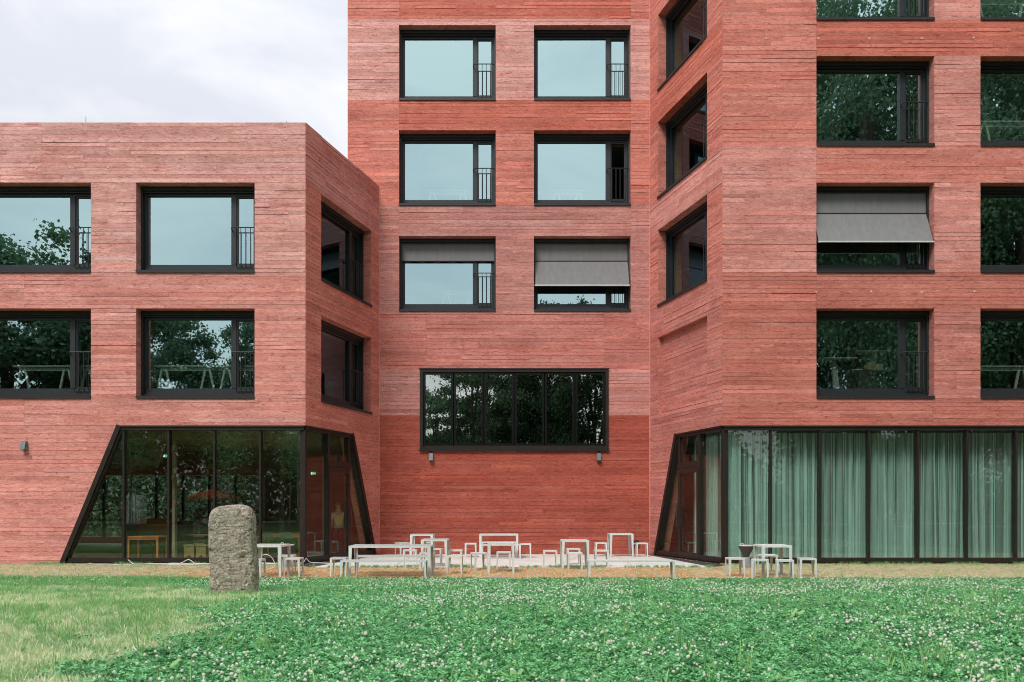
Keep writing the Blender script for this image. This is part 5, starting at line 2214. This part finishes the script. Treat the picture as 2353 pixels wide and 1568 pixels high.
def cloud(n, ymin, ymax, margin=5.0):
    """points over the wedge of lawn before the house, evenly spread over the ground"""
    n = int(n * 1.42)
    wmax = ymax * 0.66 + margin
    m = int(n * 1.9)
    Y = nrng.uniform(ymin, ymax, m)
    X = nrng.uniform(-wmax, wmax, m)
    k = np.abs(X) < Y * 0.66 + margin
    return X[k][:n], Y[k][:n]


def clear_of(X, Y):
    ok = np.ones(len(X), bool)
    for fx, fy, fw, fd in FLAGS:
        ok &= ((X - fx) / (fw * .52)) ** 2 + ((Y - fy) / (fd * .52)) ** 2 > 1
    ok &= ((np.abs(X + 4.69) > .36) | (np.abs(Y - 13.7) > .22))
    return ok


def ground_pts(X, Y, dz=-0.004):
    return np.stack([X, Y, lawn_h(X, Y) + dz], 1)


def edge_far(X):
    return 17.92 + 0.16 * (vnoise(X, X * 0, .55, 4) - .5) + 0.22 * (vnoise(X, X * 0, 2.2, 9) - .5) + np.clip((-X - 6) * 0.06, 0, .45) - np.exp(-((X + .35) / .45) ** 2) * .28


def ragged(X, Y):
    return 1.1 * (vnoise(X, Y, .75, 2) - .5) + .55 * (vnoise(X, Y, .25, 3) - .5) + nrng.normal(0, .10, len(X))


# clover
X, Y = cloud(100000, 4.6, 18.6)
wob = ragged(X, Y)
dry = in_poly(X + wob, Y + wob, DRY)
left_grass = (X < -8.9 + 1.2 * (vnoise(X, Y, .8, 6) - .5)) & (Y > 15.4)
keep = (~dry) & (Y < edge_far(X)) & clear_of(X, Y) & ~(left_grass & (nrng.random(len(X)) < .8))
thin = vnoise(X, Y, .9, 12) * .6 + vnoise(X, Y, .35, 13) * .4
keep &= (thin > .16) | (nrng.random(len(X)) < .35)
P = ground_pts(X[keep], Y[keep])
scatter('clover', P, C_CLOVER, .55, 1.05, 'dense green clover covering the lawn', seed=1, tilt=.10)
# blossoms, in drifts
X, Y = cloud(44000, 4.6, 18.6)
wob = ragged(X, Y)
dry = in_poly(X + wob, Y + wob, DRY)
d = vnoise(X, Y, 1.3, 31) * .55 + vnoise(X, Y, .38, 32) * .45
pr_ = np.clip((d - .36) * 1.9, 0.04, 1) * .70
pr_ *= np.where(X < -6.5, .35, 1)
keep = (nrng.random(len(X)) < pr_) & (~dry) & (Y < edge_far(X) - .1) & clear_of(X, Y)
scatter('clover_blossom', ground_pts(X[keep], Y[keep]), C_FLOWER, .38, .60, 'white clover blossoms scattered over the lawn', seed=2, tilt=.22)
# stray long blades in the clover
X, Y = cloud(2600, 4.6, 18.4)
keep = (~in_poly(X, Y, DRY)) & (vnoise(X, Y, 1.1, 41) > .52) & clear_of(X, Y) & (Y < edge_far(X))
scatter('long_grass', ground_pts(X[keep], Y[keep]), C_BLADE, .6, 1.1, 'single long grass blades sticking out of the clover', seed=3, tilt=.2)
# greener grass: tongue in the dry patch, strip at its far side, foot of the stone
X, Y = cloud(60000, 4.6, 18.9)
dry = in_poly(X, Y, DRY)
tongue = np.exp(-(((X + 5.3) / 1.35) ** 2 + ((Y - 11.2) / 1.1) ** 2)) * 1.0 + np.exp(-(((X + 8.5) / 1.9) ** 2 + ((Y - 14.2) / .8) ** 2)) * .8
stonef = np.exp(-(((X + 4.69) / .55) ** 2 + ((Y - 13.42) / .40) ** 2)) * 1.0
strip = ((X < -6.9 + 1.6 * (vnoise(X, Y, .8, 6) - .5)) & (Y > 15.5) & (Y < edge_far(X) + .1)) * .85
fring = np.clip(vnoise(X, Y, .7, 77) - .45, 0, 1) * 1.0 * dry
pr_ = np.clip(tongue * (vnoise(X, Y, .45, 52) > .35) + stonef + strip + fring, 0, 1)
keep = (nrng.random(len(X)) < pr_) & clear_of(X, Y) & (X < -3.4) & (Y < edge_far(X) + .1)
scatter('green_grass', ground_pts(X[keep], Y[keep]), C_GREEN, .55, 1.1, 'tufts of fresh green grass left of the standing stone', seed=4)
# dry lawn
X, Y = cloud(95000, 4.6, 16.6)
wob = ragged(X, Y) - .12
keep = in_poly(X + wob, Y + wob, DRY) & clear_of(X, Y)
Xk, Yk = X[keep], Y[keep]
gidx = np.where(vnoise(Xk, Yk, .45, 66) * .6 + vnoise(Xk, Yk, 1.4, 67) * .4 + nrng.normal(0, .22, len(Xk)) > .60, 4, nrng.integers(0, 4, len(Xk)))
scatter('dry_grass', ground_pts(Xk, Yk), C_STRAW, .75, 1.3, 'patch of dry yellowed grass at the lower left', idx=gidx, seed=5)
# worn turf between the lawn and the house
n = 68000
X = nrng.uniform(-20, 20, n)
Y = nrng.uniform(17.6, 23.05, n)
onslab = (Y > 21.74) & (np.abs(X) < 5.46 - (Y - 21.8) * .17 + .06)
court = (Y > 21.9) & (np.abs(X) < 5.95)
paved = (np.abs(X + .9) < 6.6) & (Y > 18.2) & (Y < 21.75)
keep = ~onslab & ~court & ~(paved & (nrng.random(n) < .28)) & (Y > edge_far(X) - .2)
Z = np.where(Y < 18.2, lawn_h(X, Y), -0.012)
Xk, Yk, Zk = X[keep], Y[keep], Z[keep]
gidx = np.where(nrng.random(len(Xk)) < .13 + .25 * (Yk > 22.4), 3, nrng.integers(0, 3, len(Xk)))
scatter('worn_turf', np.stack([Xk, Yk, Zk], 1), C_SHORT, .7, 1.3, 'short worn straw-coloured turf in front of the house', idx=gidx, seed=6)
# green fringe along the slab edge and the foot of the glazing
m_ = 900
xs_ = nrng.uniform(-5.4, 5.4, m_)
ys_ = 21.75 + nrng.normal(0, .03, m_)
a_ = np.stack([xs_, ys_, np.full(m_, -.012)], 1)
m2 = 420
xs2 = np.concatenate([nrng.uniform(-14.5, -6, m2), nrng.uniform(6.2, 14.6, m2)])
ys2 = 22.98 + nrng.normal(0, .05, 2 * m2)
k2 = vnoise(xs2, ys2, .5, 88) > .5
b_ = np.stack([xs2[k2], ys2[k2], np.full(k2.sum(), -.012)], 1)
m3 = 60
c_ = np.stack([nrng.normal(-13.05, .18, m3), nrng.normal(22.9, .08, m3), np.full(m3, -.012)], 1)
scatter('edge_grass', np.concatenate([a_[vnoise(xs_, ys_, .3, 91) > .4], b_, c_]), C_GREEN, .35, .75, 'thin green grass along the slab edge and the foot of the walls', seed=7)

X, Y = cloud(1500, 4.6, 18.4)
keep = (vnoise(X, Y, .9, 141) > .56) & clear_of(X, Y) & (Y < edge_far(X) - .1)
scatter('weeds', ground_pts(X[keep], Y[keep]), C_WEED, .6, 1.25, 'broad-leaved weeds dotted through the lawn', seed=8, tilt=.15)
nd = 260
xd = np.concatenate([nrng.uniform(4.5, 6.0, 60), nrng.uniform(-6.0, -4.5, 40), nrng.uniform(-14, 14, 160)])
yd = np.concatenate([27.2 - (xd[:60] - 4.6) * 3.5 + nrng.normal(0, .08, 60), 27.2 - (-xd[60:100] - 4.6) * 3.5 + nrng.normal(0, .08, 40), nrng.uniform(18.3, 22.7, 160)])
scatter('fallen_leaves', np.stack([xd, yd, np.full(len(xd), .004)], 1), C_DEAD, .5, 1.1, 'a few dead leaves blown along the walls and paving', seed=9, tilt=.2)
